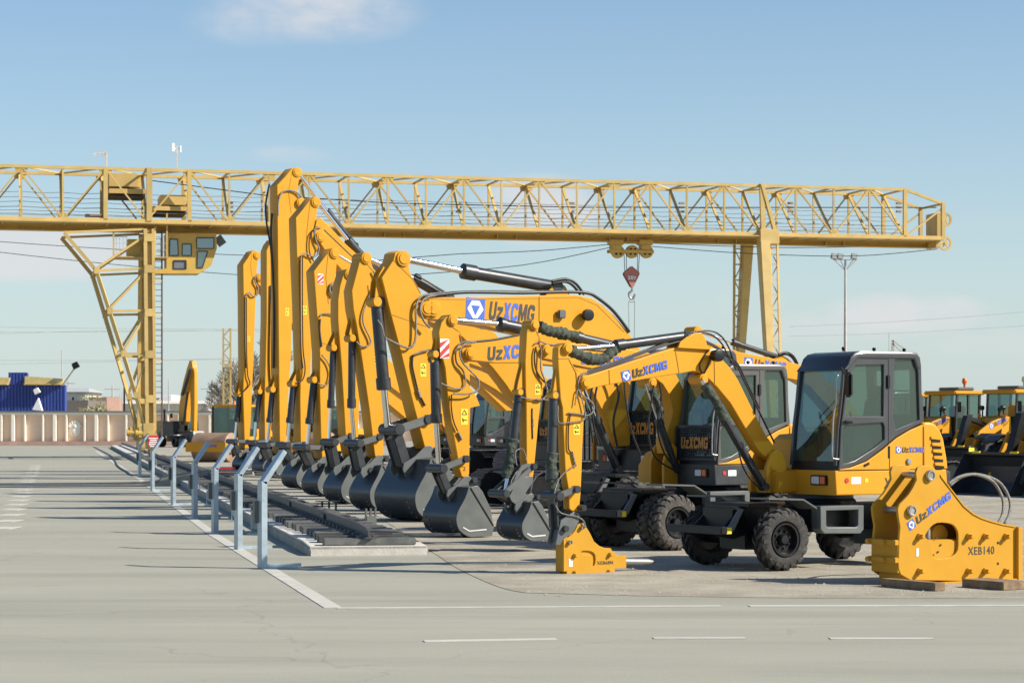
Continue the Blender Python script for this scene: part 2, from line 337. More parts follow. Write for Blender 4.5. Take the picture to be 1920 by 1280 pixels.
# ---------------------------------------------------------------- wheels and tracks
TY = {}
def tyre_mesh(r, w, rim, lugs, style):
    key = (r, w, rim, lugs, style)
    if key in TY: return TY[key]
    q = MB(); hw = w/2; rb = r-.034
    q2 = []
    prof = [(-hw*.55, rim), (-hw*.9, rim+.02), (-hw*1.0, (rim+rb)/2), (-hw*.93, rb-.05), (-hw*.75, rb-.005), (0, rb), (hw*.75, rb-.005), (hw*.93, rb-.05), (hw*1.0, (rim+rb)/2), (hw*.9, rim+.02), (hw*.55, rim), (hw*.2, rim-.02), (-hw*.2, rim-.02)]
    n = 40; vs = []; fs = []
    for (y, rr) in prof:
        for i in range(n): th = 2*math.pi*i/n; vs.append((rr*math.cos(th), y, rr*math.sin(th)))
    m = len(prof)
    for k in range(m):
        for i in range(n): j = (i+1) % n; k2 = (k+1) % m; fs.append((k*n+i, k*n+j, k2*n+j, k2*n+i))
    q.add(vs, fs)
    for i in range(lugs):
        for sd_ in (-1, 1):
            th0 = 2*math.pi*(i+(.5 if sd_ > 0 else 0))/lugs; sl_ = (.9 if style == 'r4' else .35)*2*math.pi/lugs; dth = (.42 if style == 'r4' else .62)*2*math.pi/lugs
            cor = []
            for (yy, ro, so_) in ((.04, r, 0), (.62, r-.003, .6), (.97, r-.05, 1), ):
                for e in (0, dth):
                    for rr in (rb-.02 if yy < .9 else ro-.06, ro):
                        th = th0+sl_*so_+e; y = sd_*hw*(yy if rr == ro or yy < .9 else 1.0)
                        cor.append((rr*math.cos(th), y, rr*math.sin(th)))
            f = []
            for a in (0, 4):
                f += [(a+1, a+3, a+7, a+5), (a, a+1, a+5, a+4), (a+3, a+2, a+6, a+7)]
            f += [(0, 2, 3, 1), (8, 9, 11, 10)]
            q.add(cor, f)
    o = q.out('wheel', None); me = o.data; bpy.data.objects.remove(o)
    me.polygons.foreach_set('use_smooth', [True]*len(me.polygons)); me.set_sharp_from_angle(angle=R(35)); TY[key] = me
    return me
def wheel(parent, x, y, r, w, rim, side=1, m=None, lugs=18, style='r4', rimmat=None, steer=0):
    me = tyre_mesh(r, w, rim, lugs, style); mm = m or RUB
    if not me.materials: me.materials.append(mm)
    o = bpy.data.objects.new('wheel', me); COL.objects.link(o); o.parent = parent; o.location = (x, y, r); o.rotation_euler = (0, random.uniform(0, 1), steer)
    if me.materials[0] != mm: o.material_slots[0].link = 'OBJECT'; o.material_slots[0].material = mm
    q = MB(); hw = w/2*side
    q.lathe((0, 0, 0), (0, side, 0), [(-.02, rim), (hw*side*.9, rim-.004), (hw*side*.9, rim-.03), (.02, rim-.05), (.02, rim*.35), (.07, rim*.33), (.1, rim*.25), (.1, .01)], 28)
    for i in range(8):
        th = math.pi*2*i/8; c = Vector((math.cos(th)*rim*.52, 0, math.sin(th)*rim*.52)); q.cyl(c+Vector((0, side*.015, 0)), c+Vector((0, side*.05, 0)), .016, 6)
    q.out('rim', rimmat or BLK, o, smooth=35)
    return o
def track(parent, x0, x1, y, r=.42, w=.6, n=None):
    L = x1-x0; per = 2*L+2*math.pi*r; n = n or int(per/.19); q = MB()
    for i in range(n):
        d = per*i/n
        if d < L: px, pz, a = x0+d, 0, 0
        elif d < L+math.pi*r: th = (d-L)/r; px, pz, a = x1+r*math.sin(th), r-r*math.cos(th), th
        elif d < 2*L+math.pi*r: px, pz, a = x1-(d-L-math.pi*r), 2*r, math.pi
        else: th = (d-2*L-math.pi*r)/r; px, pz, a = x0-r*math.sin(th), r+r*math.cos(th), math.pi+th
        c, s_ = math.cos(a), math.sin(a); nx, nz = s_, -c   # outward
        pw = per/n*.46
        A = Vector((px, 0, pz+.0)); T = Vector((c, 0, s_)); Nn = Vector((nx, 0, nz))
        base = A-Nn*.02
        for (t0, t1, h) in ((-pw, pw, .03), (pw*.3, pw*.8, .05)):
            vs = [base+T*a_+Nn*b_+Vector((0, y+c_, 0)) for a_ in (t0, t1) for b_ in (0, h) for c_ in (-w/2, w/2)]
            q.add(vs, [(0,1,3,2),(4,6,7,5),(0,4,5,1),(2,3,7,6),(0,2,6,4),(1,5,7,3)])
    o = q.out('track_belt', RAILM, parent)
    q = MB(); sgn = 1 if y > 0 else -1
    q.box((x0, y-.15, r-.22), (x1, y+.15, r+.2))
    for cx in (x0, x1): q.cyl((cx, y-.2, r), (cx, y+.2, r), r-.06, 22)
    for i in range(7): cx = x0+L*(i+.5)/7; q.cyl((cx, y-.17, .14), (cx, y+.22*1, .14), .1, 12)
    q.out('track_frame', BLK, parent, smooth=35)

# ---------------------------------------------------------------- excavator upper body (metric, scaled by k, shifted by sh)
def cabin(root_, T, lat0, lat1, paint, guard=False, glassm=None, outline=None, detail=True):
    """T maps profile metres to local metres"""
    gl = glassm or GLS
    out = [(-.951,1.342),(-.988,1.91),(-1.045,2.262),(-1.092,2.647),(-1.118,2.79),(-1.16,2.88),(-1.234,2.937),(-1.36,2.965),(-2.25,2.972),(-2.36,2.955),(-2.42,2.89),(-2.44,2.78),(-2.453,2.359),(-2.49,2.0),(-2.217,1.894),(-1.973,1.788),(-1.721,1.627),(-1.429,1.464),(-1.139,1.378)]
    d1 = [(-1.064,2.073),(-1.101,2.352),(-1.14,2.60),(-1.18,2.70),(-1.26,2.765),(-1.75,2.782),(-1.75,2.075)]
    d2 = [(-1.026,1.423),(-1.012,1.88),(-1.083,1.957),(-1.74,1.985),(-1.765,1.93),(-1.77,1.759),(-1.587,1.64),(-1.234,1.47)]
    d3 = [(-1.944,2.84),(-1.98,2.865),(-2.31,2.866),(-2.35,2.84),(-2.38,2.67),(-2.41,2.03),(-1.973,1.894),(-1.925,2.06)]
    t = lambda l: [T(a, b) for a, b in l]
    k = abs(T(1, 0)[0]-T(0, 0)[0])
    near = plate('cab_side', [t(out), t(d1), t(d2), t(d3)], lat1-.06*k, lat1, paint, root_, .012)
    far = plate('cab_side', [t(out), t([(-1.1,2.0),(-1.16,2.7),(-2.3,2.8),(-2.35,2.1),(-1.3,1.7)])], lat0, lat0+.05*k, paint, root_, .012)
    q = MB(); rf = t([(-1.03,2.70),(-1.118,2.79),(-1.16,2.88),(-1.234,2.937),(-1.36,2.965),(-2.25,2.972),(-2.36,2.955),(-2.42,2.89),(-2.43,2.72),(-2.35,2.74),(-2.3,2.86),(-1.3,2.86),(-1.2,2.78),(-1.12,2.70)])
    plate('cab_roof', [rf], lat0-.012, lat1+.012, paint, root_, .03)
    q = MB(); q.prism(t([(-.94,1.30),(-.955,1.46),(-1.0,1.46),(-1.02,1.36),(-2.2,1.36),(-2.2,1.30)]), lat0+.01, lat1-.01); q.out('cab_floor', BLK, root_)
    # front posts, rear wall
    q = MB()
    for y in (lat0+.03*k, lat1-.05*k):
        for (a, b) in (((-.955,1.4),(-.995,1.91)), ((-.995,1.91),(-1.05,2.262)), ((-1.05,2.262),(-1.1,2.72))):
            pa, pb = T(*a), T(*b); q.bar((pa[0], y, pa[1]), (pb[0], y, pb[1]), .07*k, .05*k)
        q.out('cab_post', paint, root_); q = MB()
    q = MB(); q.prism(t([(-2.44,2.0),(-2.41,2.75),(-2.36,2.75),(-2.38,2.0)]), lat0+.03, lat0+.12*k); q.prism(t([(-2.44,2.0),(-2.41,2.75),(-2.36,2.75),(-2.38,2.0)]), lat1-.16*k, lat1-.07*k); q.prism(t([(-2.47,1.9),(-2.44,2.1),(-2.36,2.1),(-2.40,1.9)]), lat0+.03, lat1-.07*k); q.out('cab_rear_frame', paint, root_)
    # panes
    def pane(l, y): 
        q = MB(); q.prism(t(l), y-.003, y+.003); q.out('pane', gl, near if y > lat1-.2*k else far)
    pane(d1, lat1-.035*k); pane(d2, lat1-.035*k); pane(d3, lat1-.035*k)
    pane([(-1.1,2.0),(-1.16,2.7),(-2.3,2.8),(-2.35,2.1),(-1.3,1.7)], lat0+.03*k)
    fp = t([(-.958,1.46),(-.992,1.91),(-1.045,2.262),(-1.10,2.71)]); q = MB()
    vs = []; 
    for (x, z) in fp: vs += [(x, lat0+.06*k, z), (x, lat1-.08*k, z)]
    q.add(vs, [(0,1,3,2),(2,3,5,4),(4,5,7,6)]); q.out('windscreen', GLSW, root_, smooth=60)
    fp = t([(-2.40,2.1),(-2.385,2.74)]); q = MB(); q.add([(fp[0][0], lat0+.1*k, fp[0][1]), (fp[0][0], lat1-.15*k, fp[0][1]), (fp[1][0], lat1-.15*k, fp[1][1]), (fp[1][0], lat0+.1*k, fp[1][1])], [(0,1,2,3)]); q.out('rear_window', gl, root_)
    # seat, console
    q = MB(); ym = (lat0+lat1)/2; w = .24*k
    q.prism(t([(-1.55,1.36),(-1.5,1.75),(-1.55,1.82),(-1.95,1.80),(-2.0,1.36)]), ym-w, ym+w); q.prism(t([(-1.93,1.78),(-2.02,2.32),(-2.12,2.34),(-2.12,1.78)]), ym-w*.9, ym+w*.9)
    q.prism(t([(-2.0,2.33),(-2.02,2.5),(-2.1,2.5),(-2.12,2.33)]), ym-w*.5, ym+w*.5)
    q.out('seat', DARKI, root_, bevel=.03)
    q = MB()
    for y in (ym-w*1.35, ym+w*1.35): q.prism(t([(-1.3,1.36),(-1.32,1.93),(-1.42,1.97),(-1.9,1.94),(-1.9,1.36)]), y-.06*k, y+.06*k); a, b = T(-1.36, 1.95), T(-1.3, 2.14); q.bar((a[0], y, a[1]), (b[0], y, b[1]), .03, .04)
    q.out('console', DARKI, root_, bevel=.01)
    if detail:
        # door seam, handle, hinges, grab rail, mirror, roof bolts
        q = MB(); a = T(-1.835, 1.50); b = T(-1.835, 2.86); q.box((a[0]-.006, lat1-.001, a[1]), (a[0]+.006, lat1+.002, b[1])); a2 = T(-1.2, 2.865); q.box((a[0], lat1-.001, a2[1]-.006), (a2[0], lat1+.002, a2[1]+.006)); q.out('door_seam', BLK, near)
        q = MB(); a, b = T(-1.035, 2.0), T(-1.16, 1.99); q.bar((a[0], lat1+.02, a[1]), (b[0], lat1+.04, b[1]), .03, .035); q.out('door_handle', BLK, near, bevel=.008)
        for z in (2.55, 1.58): a = T(-1.82, z); q = MB(); q.box((a[0]-.03, lat1, a[1]-.09*k), (a[0]+.02, lat1+.025, a[1]+.09*k)); q.out('hinge', BLK, near, bevel=.006)
        pts = [T(-.935,2.62), T(-.915,2.60), T(-.90,2.3), T(-.85,2.05), T(-.83,1.56), T(-.86,1.50), T(-.94,1.49)]
        tubeo('grab_rail', [(a, lat1+.005, b) for a, b in pts], .012*k, STL, root_)
        a = T(-1.02, 2.55); q = MB(); q.box((a[0]-.03, lat1+.06, a[1]-.22*k), (a[0]+.05, lat1+.2*k, a[1]+.12*k)); mo = q.out('mirror', BLK, root_, bevel=.03)
        q = MB(); b = T(-1.0, 2.74); q.bar((b[0], lat1-.02, b[1]), (a[0], lat1+.1*k, a[1]+.05), .02, .02); q.out('mirror_arm', BLK, mo)
        for xx in (-1.2, -1.75, -2.3):
            a = T(xx, 2.975); q = MB(); q.lathe((a[0], lat1-.2*k, a[1]-.01), (a[0], lat1-.2*k, a[1]+1), [(0,.02),(.02,.02),(.04,.03),(.06,.018)], 10); q.out('roof_bolt', BLK, root_, smooth=40)
    if guard:
        q = MB(); x = T(-.90, 0)[0]; z0, z1 = T(0, 1.42)[1], T(0, 1.95)[1]; y0, y1 = lat0+.04, lat1-.02
        for (a, b) in (((y0, z0), (y1, z0)), ((y0, z1), (y1, z1)), ((y0, z0), (y0, z1)), ((y1, z0), (y1, z1))): q.bar((x, a[0], a[1]), (x, b[0], b[1]), .045, .045, (1, 0, 0))
        for i in range(1, 19): y = y0+(y1-y0)*i/19; q.box((x-.006, y-.006, z0), (x+.006, y+.006, z1))
        for i in range(1, 11): z = z0+(z1-z0)*i/11; q.box((x-.008, y0, z-.006), (x+.004, y1, z+.006))
        g = q.out('cab_guard', NAVY, root_)
        block_letters('UzXCMG', (x+.02, y0+.12*k, z0+.17*k), (0, 1, 0), (0, 0, 1), .19*k, (y1-y0)*.74, [BRNP], g, .1, .008)
    return near
def house(rt, k=1.0, sh=0.0, paint=YEL, frame=YEL, guard=False, cabp=CABG, detail=True, zup=0, model=None, w=1.0, rc=None, sc=None):
    T = lambda x, z: (x*k+sh, (z-1.0)*k+1.0+zup)
    lat1 = .87*k*w; lat0 = -.15*k; HW = .88*k*w
    cabin(rt, T, lat0, lat1, cabp, guard, detail=detail)
    t = lambda l: [T(a, b) for a, b in l]
    # lower frame
    plate('lower_frame', [t([(-.9,1.0),(-.88,1.335),(-2.9,1.335),(-2.93,1.0)])], -HW, HW, frame, rt, .02*k)
    hood = [(-2.452,1.34),(-2.452,1.975),(-2.49,1.995),(-2.60,1.995),(-2.69,1.965),(-2.78,1.875),(-2.84,1.76),(-2.90,1.5),(-2.925,1.34)]
    plate('engine_hood', [t(hood)], -HW, HW+.012, paint, rt, .035*k)
    side = [(-.95,1.34),(-.952,1.352),(-1.139,1.372),(-1.429,1.455),(-1.721,1.615),(-1.973,1.776),(-2.217,1.884),(-2.448,1.96),(-2.448,1.34)]
    sp = plate('side_cover', [t(side)], HW-.03, HW+.012, paint, rt, .012)
    plate('right_cover', [t([(-1.15,1.34),(-1.2,1.75),(-1.3,1.82),(-2.44,1.9),(-2.44,1.34)])], -HW, lat0-.03, rc or paint, rt, .03*k)
    if detail:
        q = MB(); x0 = T(-1.835, 0)[0]; q.box((x0-.006, HW+.008, T(0,1.35)[1]), (x0+.006, HW+.0145, T(0,1.66)[1]))
        x0 = T(-2.455, 0)[0]; q.box((x0-.007, HW+.008, T(0,1.36)[1]), (x0+.007, HW+.0145, T(0,1.93)[1])); q.out('panel_gap', BLK, sp)
    for i in range(5):
        zt = 1.80-.092*i; xo = -2.80-.018*i
        q = MB(); q.prism(t([(xo+.22,zt),(xo+.03,zt-.03),(xo+.015,zt-.055),(xo+.06,zt-.058),(xo+.22,zt-.045)]), HW-.5*k, HW+.035); q.out('louvre', paint, rt, bevel=.008)
        q = MB(); q.prism(t([(xo+.2,zt-.05),(xo+.035,zt-.06),(xo+.03,zt-.088),(xo+.2,zt-.088)]), HW-.45*k, HW+.018); q.out('louvre_gap', BLK, rt)
    # counterweight bumper
    plate('counterweight', [t([(-2.93,.98),(-2.94,1.33),(-3.02,1.30),(-3.0,1.02)])], -HW*.95, HW*.95, GRY, rt, .02)
    # front lamps
    for y in (HW*.62, -HW*.62):
        x, z = T(-.875, 1.2); q = MB(); q.box((x-.02, y-.17*k, z-.07*k), (x+.02, y+.17*k, z+.07*k)); lo = q.out('lamp_box', BLK, rt, bevel=.01)
        sg = 1 if y > 0 else -1
        boxo('lamp_lens', (x+.015, y-.14*k*sg if sg > 0 else y-.02*k, z-.05*k), (x+.028, y+.02*k if sg > 0 else y+.14*k, z+.05*k), LAMP, lo, .006)
        boxo('indicator_lens', (x+.015, (y+.04*k) if sg > 0 else y-.14*k, z-.05*k), (x+.028, (y+.14*k) if sg > 0 else y-.04*k, z+.05*k), ORG, lo, .006)
    a = T(-1.08, 1.2); cylo('reflector', (a[0], HW, a[1]), (a[0], HW+.008, a[1]), .035*k, RED, rt)
    boxo('white_sticker', (T(-1.33,0)[0], HW, T(0,1.15)[1]), (T(-1.16,0)[0], HW+.004, T(0,1.245)[1]), WHT, rt, .001)
    if model: lettering('model_lettering', model, (T(-1.74,0)[0], HW+.003, T(0,1.08)[1]), (-1,0,0), (0,0,1), .15*k, .6*k, DRKP, rt, shear=.15)
    return T
def wheeled_base(rt, k=1.0, dual=False, fender=True, sh=0, tyre=None, style='r4', r=.42, tr=.78, zc=1.0, steer=0, wb=2.4):
    c = MB(); c.box((-wb-.35, -.36*k, .5*k), (.45*k, .36*k, .86*k)); c.out('chassis', BLK, rt, bevel=.03)
    c = MB(); cx = -1.35*k+sh; c.lathe((cx, 0, .84*k), (cx, 0, 2), [(0, .48*k), (.06*k, .5*k), (.1*k, .46*k), (zc-.84*k, .46*k)], 32); c.out('slew_ring', NAVY, rt, smooth=35)
    for x in (0, -wb): c = MB(); c.cyl((x, -tr, r), (x, tr, r), .11*k, 12); c.box((x-.2*k, -.3*k, r-.16*k), (x+.2*k, .3*k, r+.2*k)); c.out('axle', BLK, rt, bevel=.02)
    w = .24*k
    for x in (0, -wb):
        for s in (1, -1):
            st = steer if x == 0 else 0
            wheel(rt, x, s*tr, r, w, r*.54, s, tyre, 20 if style != 'r4' else 17, style, steer=st)
            if dual: wheel(rt, x, s*(tr-.3*k), r, w, r*.54, s, tyre, 20, style, steer=st)
    lat = tr+.12*k
    # fender plates and step frame
    for s in ((1, -1) if fender else ()):
        q = MB(); q.prism([(.30*k, .985*k), (-.30*k, .965*k), (-.53*k, .845*k), (-.53*k, .815*k), (-.29*k, .94*k), (.30*k, .96*k)], s*(lat-.4*k), s*lat); q.out('mudguard', GRYL, rt, bevel=.006)
        f = [(-.59*k, .86*k), (-.59*k, .55*k), (-.65*k, .49*k), (-1.29*k, .475*k), (-1.35*k, .53*k), (-1.35*k, .86*k)]
        h = [(-.69*k, .80*k), (-.69*k, .60*k), (-.72*k, .575*k), (-1.22*k, .565*k), (-1.25*k, .59*k), (-1.25*k, .80*k)]
        plate('step_frame', [f, h], s*(lat-.2*k), s*lat, GRYL, rt, .012)
        q = MB(); q.box((-1.35*k, min(s*(lat-.6*k), s*(lat-.24*k)), .5*k), (-.59*k, max(s*(lat-.6*k), s*(lat-.24*k)), .86*k)); q.out('tool_box', BLK, rt, bevel=.02)
    # front blade arms and dozer bar
    q = MB()
    for s in (1, -1): q.prism([(.3*k,.85*k),(.15*k,.5*k),(.45*k,.42*k),(.85*k,.50*k),(.85*k,.58*k),(.6*k,.6*k)], s*.3*k, s*.36*k)
    q.box((.75*k, -.62*k, .50*k), (.86*k, .62*k, .60*k)); q.prism([(.3*k,.84*k),(.3*k,.9*k),(-.2*k,.9*k),(-.2*k,.84*k)], -.5*k, .5*k)
    q.out('front_frame', BLK, rt, bevel=.012)
    q = MB(); q.prism([(.83*k,.50*k),(.85*k,.59*k),(.6*k,.60*k),(.42*k,.84*k),(.36*k,.82*k),(.52*k,.55*k),(.6*k,.49*k)], .42*k, .47*k); a = q.out('stabiliser_arm', GRYL, rt, bevel=.006)
    q = MB(); q.box((.58*k, .475*k, .50*k), (.74*k, .482*k, .585*k)); q.out('reflective_sticker', STICK, a)

# ---------------------------------------------------------------- excavator front equipment
BSIDE = [(879,913),(872.5,932.5),(861,954),(856,967.5),(857,982.5),(862,994),(874,1003.5),(884,1006.5),(923,1004),(926,988),(920,952),(905,921),(896,910)]
BEAR = [(838,918),(855,908),(869,894),(877,891),(882,896),(883,913),(864,914),(852,930),(841,939),(836,928)]
def cylinder(rt, name, a, b, c, r, rr, cap=1.22, hose=True):
    """barrel a->b, rod b->c"""
    a, b, c = Vector(a), Vector(b), Vector(c); L = (b-a).length; q = MB()
    q.lathe(a, b, [(0, r*.5), (0, r*.92), (.04, r), (L*.86, r), (L*.86+.01, r*cap), (L-.02, r*cap), (L, r*.9)], 20)
    q.cyl(a+Vector((0,-r*1.1,0)), a+Vector((0,r*1.1,0)), r*.95, 16)
    bo = q.out(name, GRY, rt, smooth=40)
    if (c-b).length > .02:
        q = MB(); q.cyl(b, c, rr, 16); q.out('rod', CHR, bo, smooth=40)
    return bo
def pin(rt, p, y0, y1, r, m=YEL, boss=True):
    q = MB(); q.cyl((p[0], y0, p[2]), (p[0], y1, p[2]), r, 20, r*.12)
    if boss: q.cyl((p[0], y0+.01, p[2]), (p[0], y1-.02, p[2]), r*1.35, 20, r*.1)
    return q.out('pin', m, rt, smooth=40)
def bucket(rt, fr, P1, s, W, lat, m=GRYL, teeth=False, ears=True, earw=.3):
    f = lambda l, y: [fr.p(P1[0]+s*(u-878), P1[1]+s*(v-900), y) for u, v in l]
    yn, yf = lat+W/2, lat-W/2; side = f(BSIDE, yn); cs = sm2(side[:8], 3)
    full = cs+side[8:]
    b = plate('bucket', [full], yn-.03, yn, m, rt, .008)
    plate('side_plate', [full], yf, yf+.03, m, b, .008)
    # shell, darker than the side plates: its shade is put into the colour
    cen = Vector((sum(p[0] for p in side)/len(side), sum(p[1] for p in side)/len(side))); pts = [side[-1]]+cs+[side[8]]
    inn = []
    for p in pts: d = (cen-Vector(p)).normalized()*.045; inn.append((p[0]+d.x, p[1]+d.y))
    q = MB(); n = len(pts); y0, y1 = yf+.012, yn-.012; vs = []
    for (x, z), (xi, zi) in zip(pts, inn): vs += [(x, y0, z), (x, y1, z), (xi, y1, zi), (xi, y0, zi)]
    fs = []
    for i in range(n-1):
        for j in range(4): a = i*4+j; c = i*4+(j+1) % 4; fs.append((a, c, c+4, a+4))
    q.add(vs, fs+[(3,2,1,0), tuple((n-1)*4+j for j in range(4))]); q.out('shell', GRY, b, smooth=50)
    # wear strips on the shell, bolt heads
    q = MB()
    for yy in (lat-.32*W, lat+.32*W):
        for i in range(3, n-2):
            p, p2 = pts[i], pts[i+1]
            d = Vector((p2[0]-p[0], 0, p2[1]-p[1])).normalized(); nn = Vector((p[0]-cen.x, 0, p[1]-cen.y)).normalized()
            if i % 2 == 0 and i > 10: q.cyl(Vector((p[0], yy, p[1])), Vector((p[0], yy, p[1]))+nn*.015, .018, 8)
    if q.v: q.out('bolt_head', STL, b)
    # side seam
    a, c = f([(882,914)], yn)[0], f([(925,985)], yn)[0]
    q = MB(); q.bar((a[0], yn+.004, a[1]), (c[0], yn+.004, c[1]), .012, .02); q.out('side_seam', BLK, b)
    a, c, e = f([(868,988),(880,995),(912,992)], yn); q = MB(); q.bar((a[0], yn+.004, a[1]), (c[0], yn+.004, c[1]), .008, .02); q.bar((c[0], yn+.004, c[1]), (e[0], yn+.004, e[1]), .008, .02); q.out('cutting_edge_weld', LAMP, b)
    if ears:
        e = f(BEAR, lat+earw/2)
        for y in (lat-earw/2-.03, lat+earw/2):
            plate('bucket_ear', [e], y, y+.035, m, b, .008)
    if teeth:
        q = MB(); a = f([(923,1004)], yn)[0]
        for i in range(5): y = yf+.08+(W-.16)*i/4; q.add([(a[0]+.02,y-.05,a[1]-.03),(a[0]+.02,y+.05,a[1]-.03),(a[0]-.14,y+.03,a[1]-.01),(a[0]-.14,y-.03,a[1]-.01),(a[0]+.02,y-.05,a[1]+.05),(a[0]+.02,y+.05,a[1]+.05),(a[0]-.14,y+.03,a[1]+.005),(a[0]-.14,y-.03,a[1]+.005)], BOXF)
        q.out('tooth', LAMP, b)
    return b
def equipment(rt, fr, sp):
    lat = sp.get('lat', 0); W = sp['W']; yn = lat+W/2; yf = lat-W/2
    g = lambda pt, y=None: fr.P(pt[0], pt[1], lat if y is None else y)
    arm = sp['arm']; pp = fr.poly(arm, yn)
    a = plate('arm', [pp], yf, yn, YEL, rt, .012)
    pr = sp.get('pinr', .09)
    if 'ear' in sp:
        ew = W*.27; e = fr.poly(sp['ear'], lat+ew)
        for y in (lat+ew-.03, lat-ew): plate('arm_lug', [e], y, y+.03, YEL, a, .006)
    for u, v in sp.get('pins', []): p = g((u, v), yn); pin(a, p, yf-.04, yn+.06, pr)
    # plate weld seam on the side
    for l in sp.get('seams', []):
        q = MB(); P = [g(x, yn) for x in l]
        for i in range(len(P)-1): q.bar(P[i]+Vector((0,.004,0)), P[i+1]+Vector((0,.004,0)), .006, .014)
        q.out('weld_seam', mat('seam_ochre', (.42,.2,.02), .5), a)
    if 'P1' in sp:
        P1, P2, L, I = sp['P1'], sp['P2'], sp['L'], sp['I']; bs = sp['bs']; BW = sp['BW']
        if sp.get('bucket', True): bucket(rt, fr, P1, bs, BW, lat, earw=W+.04, teeth=sp.get('teeth', False))
        lw = W+.12; yl = lat+lw/2
        l_, i_, p2 = g(L, yl), g(I, yl), g(P2, yl); th = sp.get('lt', .13)
        for y in (lat-lw/2-.03, lat+lw/2-.03):
            q = MB(); q.bar((l_.x, y+.015, l_.z), (i_.x, y+.015, i_.z), .045, th*.85); q.out('idler_link', GRYL, rt, bevel=.01)
        q = MB(); hw = W*.46
        for y in (lat-hw, lat+hw-.05): q.bar((l_.x, y+.025, l_.z), (p2.x, y+.025, p2.z), .05, th*1.1)
        m0 = l_.lerp(p2, .25); m1 = l_.lerp(p2, 1.0); q.bar((m0.x, lat, m0.z), (m1.x, lat, m1.z), hw*1.8, th*.8); q.out('bucket_link', GRY, rt, bevel=.012)
        pin(rt, l_, lat-lw/2-.07, lat+lw/2+.07, th*.62, GRY, False); pin(rt, i_, yf-.06, yn+.1, th*.5, GRY, False)
        pin(rt, g(P2, lat), lat-W/2-.09, lat+W/2+.09, th*.42, GRY, False); pin(rt, g(P1, lat), lat-W/2-.09, lat+W/2+.11, th*.42, GRY, False)
        # small lock bolts
    if 'bc' in sp:
        t, e, r_, w_ = sp['bc']; cylinder(rt, 'bucket_cylinder', g(t), g(e), g(r_), w_, w_*.55)
        if 'ear' in sp: p = g(t, lat+W*.27); pin(a, p, lat-W*.27-.03, lat+W*.27+.05, pr*.85, boss=False)
    if 'boom' in sp:
        bw = sp.get('bW', W*1.15); bl = lat; bo = plate('boom', [fr.poly(sp['boom'], bl+bw/2)], bl-bw/2, bl+bw/2, YEL, rt, .012)
        for u, v in sp.get('bpins', []): p = g((u, v), bl+bw/2); pin(bo, p, bl-bw/2-.05, bl+bw/2+.07, pr)
        if 'blug' in sp:
            e = fr.poly(sp['blug'], bl+.1)
            for y in (bl-.14, bl+.10): plate('boom_lug', [e], y, y+.04, YEL, bo, .008)
    if 'ac' in sp:
        t, e, r_, w_ = sp['ac']; cylinder(rt, 'arm_cylinder', g(t), g(e), g(r_), w_, w_*.5)
    for h in sp.get('hoses', []):
        m = {'b': HOSE, 'm': HOSEM}[h[0]]; r_ = h[1]; dl = h[2]
        pts = [fr.P(x[0], x[1], yn+(x[2] if len(x) > 2 else dl)) for x in h[3:]]
        tubeo('hose', pts, r_, m, rt, 6)
    for (u0, v0, u1, v1) in sp.get('stickers', []):
        p0 = g((u0, v0), yn); p1 = g((u1, v1), yn); q = MB(); q.box((min(p0.x, p1.x), yn, min(p0.z, p1.z)), (max(p0.x, p1.x), yn+.004, max(p0.z, p1.z))); o = q.out('warning_sticker', STICK, a)
        cx = (p0.x+p1.x)/2; zt = max(p0.z, p1.z); h = abs(p0.z-p1.z); w = abs(p0.x-p1.x)*.36
        q = MB(); A, B, C = Vector((cx, yn+.007, zt-h*.08)), Vector((cx-w, yn+.007, zt-h*.36)), Vector((cx+w, yn+.007, zt-h*.36))
        for x, y in ((A,B),(B,C),(C,A)): q.bar(x, y, .004, w*.22)
        q.bar(Vector((cx-w, yn+.007, zt-h*.70)), Vector((cx+w*.4, yn+.007, zt-h*.70)), .004, w*.3); q.bar(Vector((cx+w*.7, yn+.007, zt-h*.58)), Vector((cx+w*.4, yn+.007, zt-h*.82)), .004, w*.4)
        q.out('sticker_print', DRKP, o)
    for (u0, v0, u1, v1) in sp.get('redwhite', []):
        p0 = g((u0, v0), yn); p1 = g((u1, v1), yn); x0, x1 = p0.x, p1.x; z0, z1 = p1.z, p0.z
        q = MB(); q.box((min(x0,x1), yn, z0), (max(x0,x1), yn+.004, z1)); o = q.out('warning_board', WHT, a)
        h = z1-z0; sk = abs(x1-x0)*.95; q = MB()
        for f0, f1 in ((-.42,-.2),(.02,.30),(.52,.80)):
            pl = [(x0, z0+h*f0), (x0, z0+h*f1), (x1, z0+h*f1+sk), (x1, z0+h*f0+sk)]
            pl = [(x, min(max(z, z0), z1)) for x, z in pl]; q.add([(x, yn+.007, z) for x, z in pl], [(0,1,2,3)])
        q.out('red_stripe', RED, o)
    return a
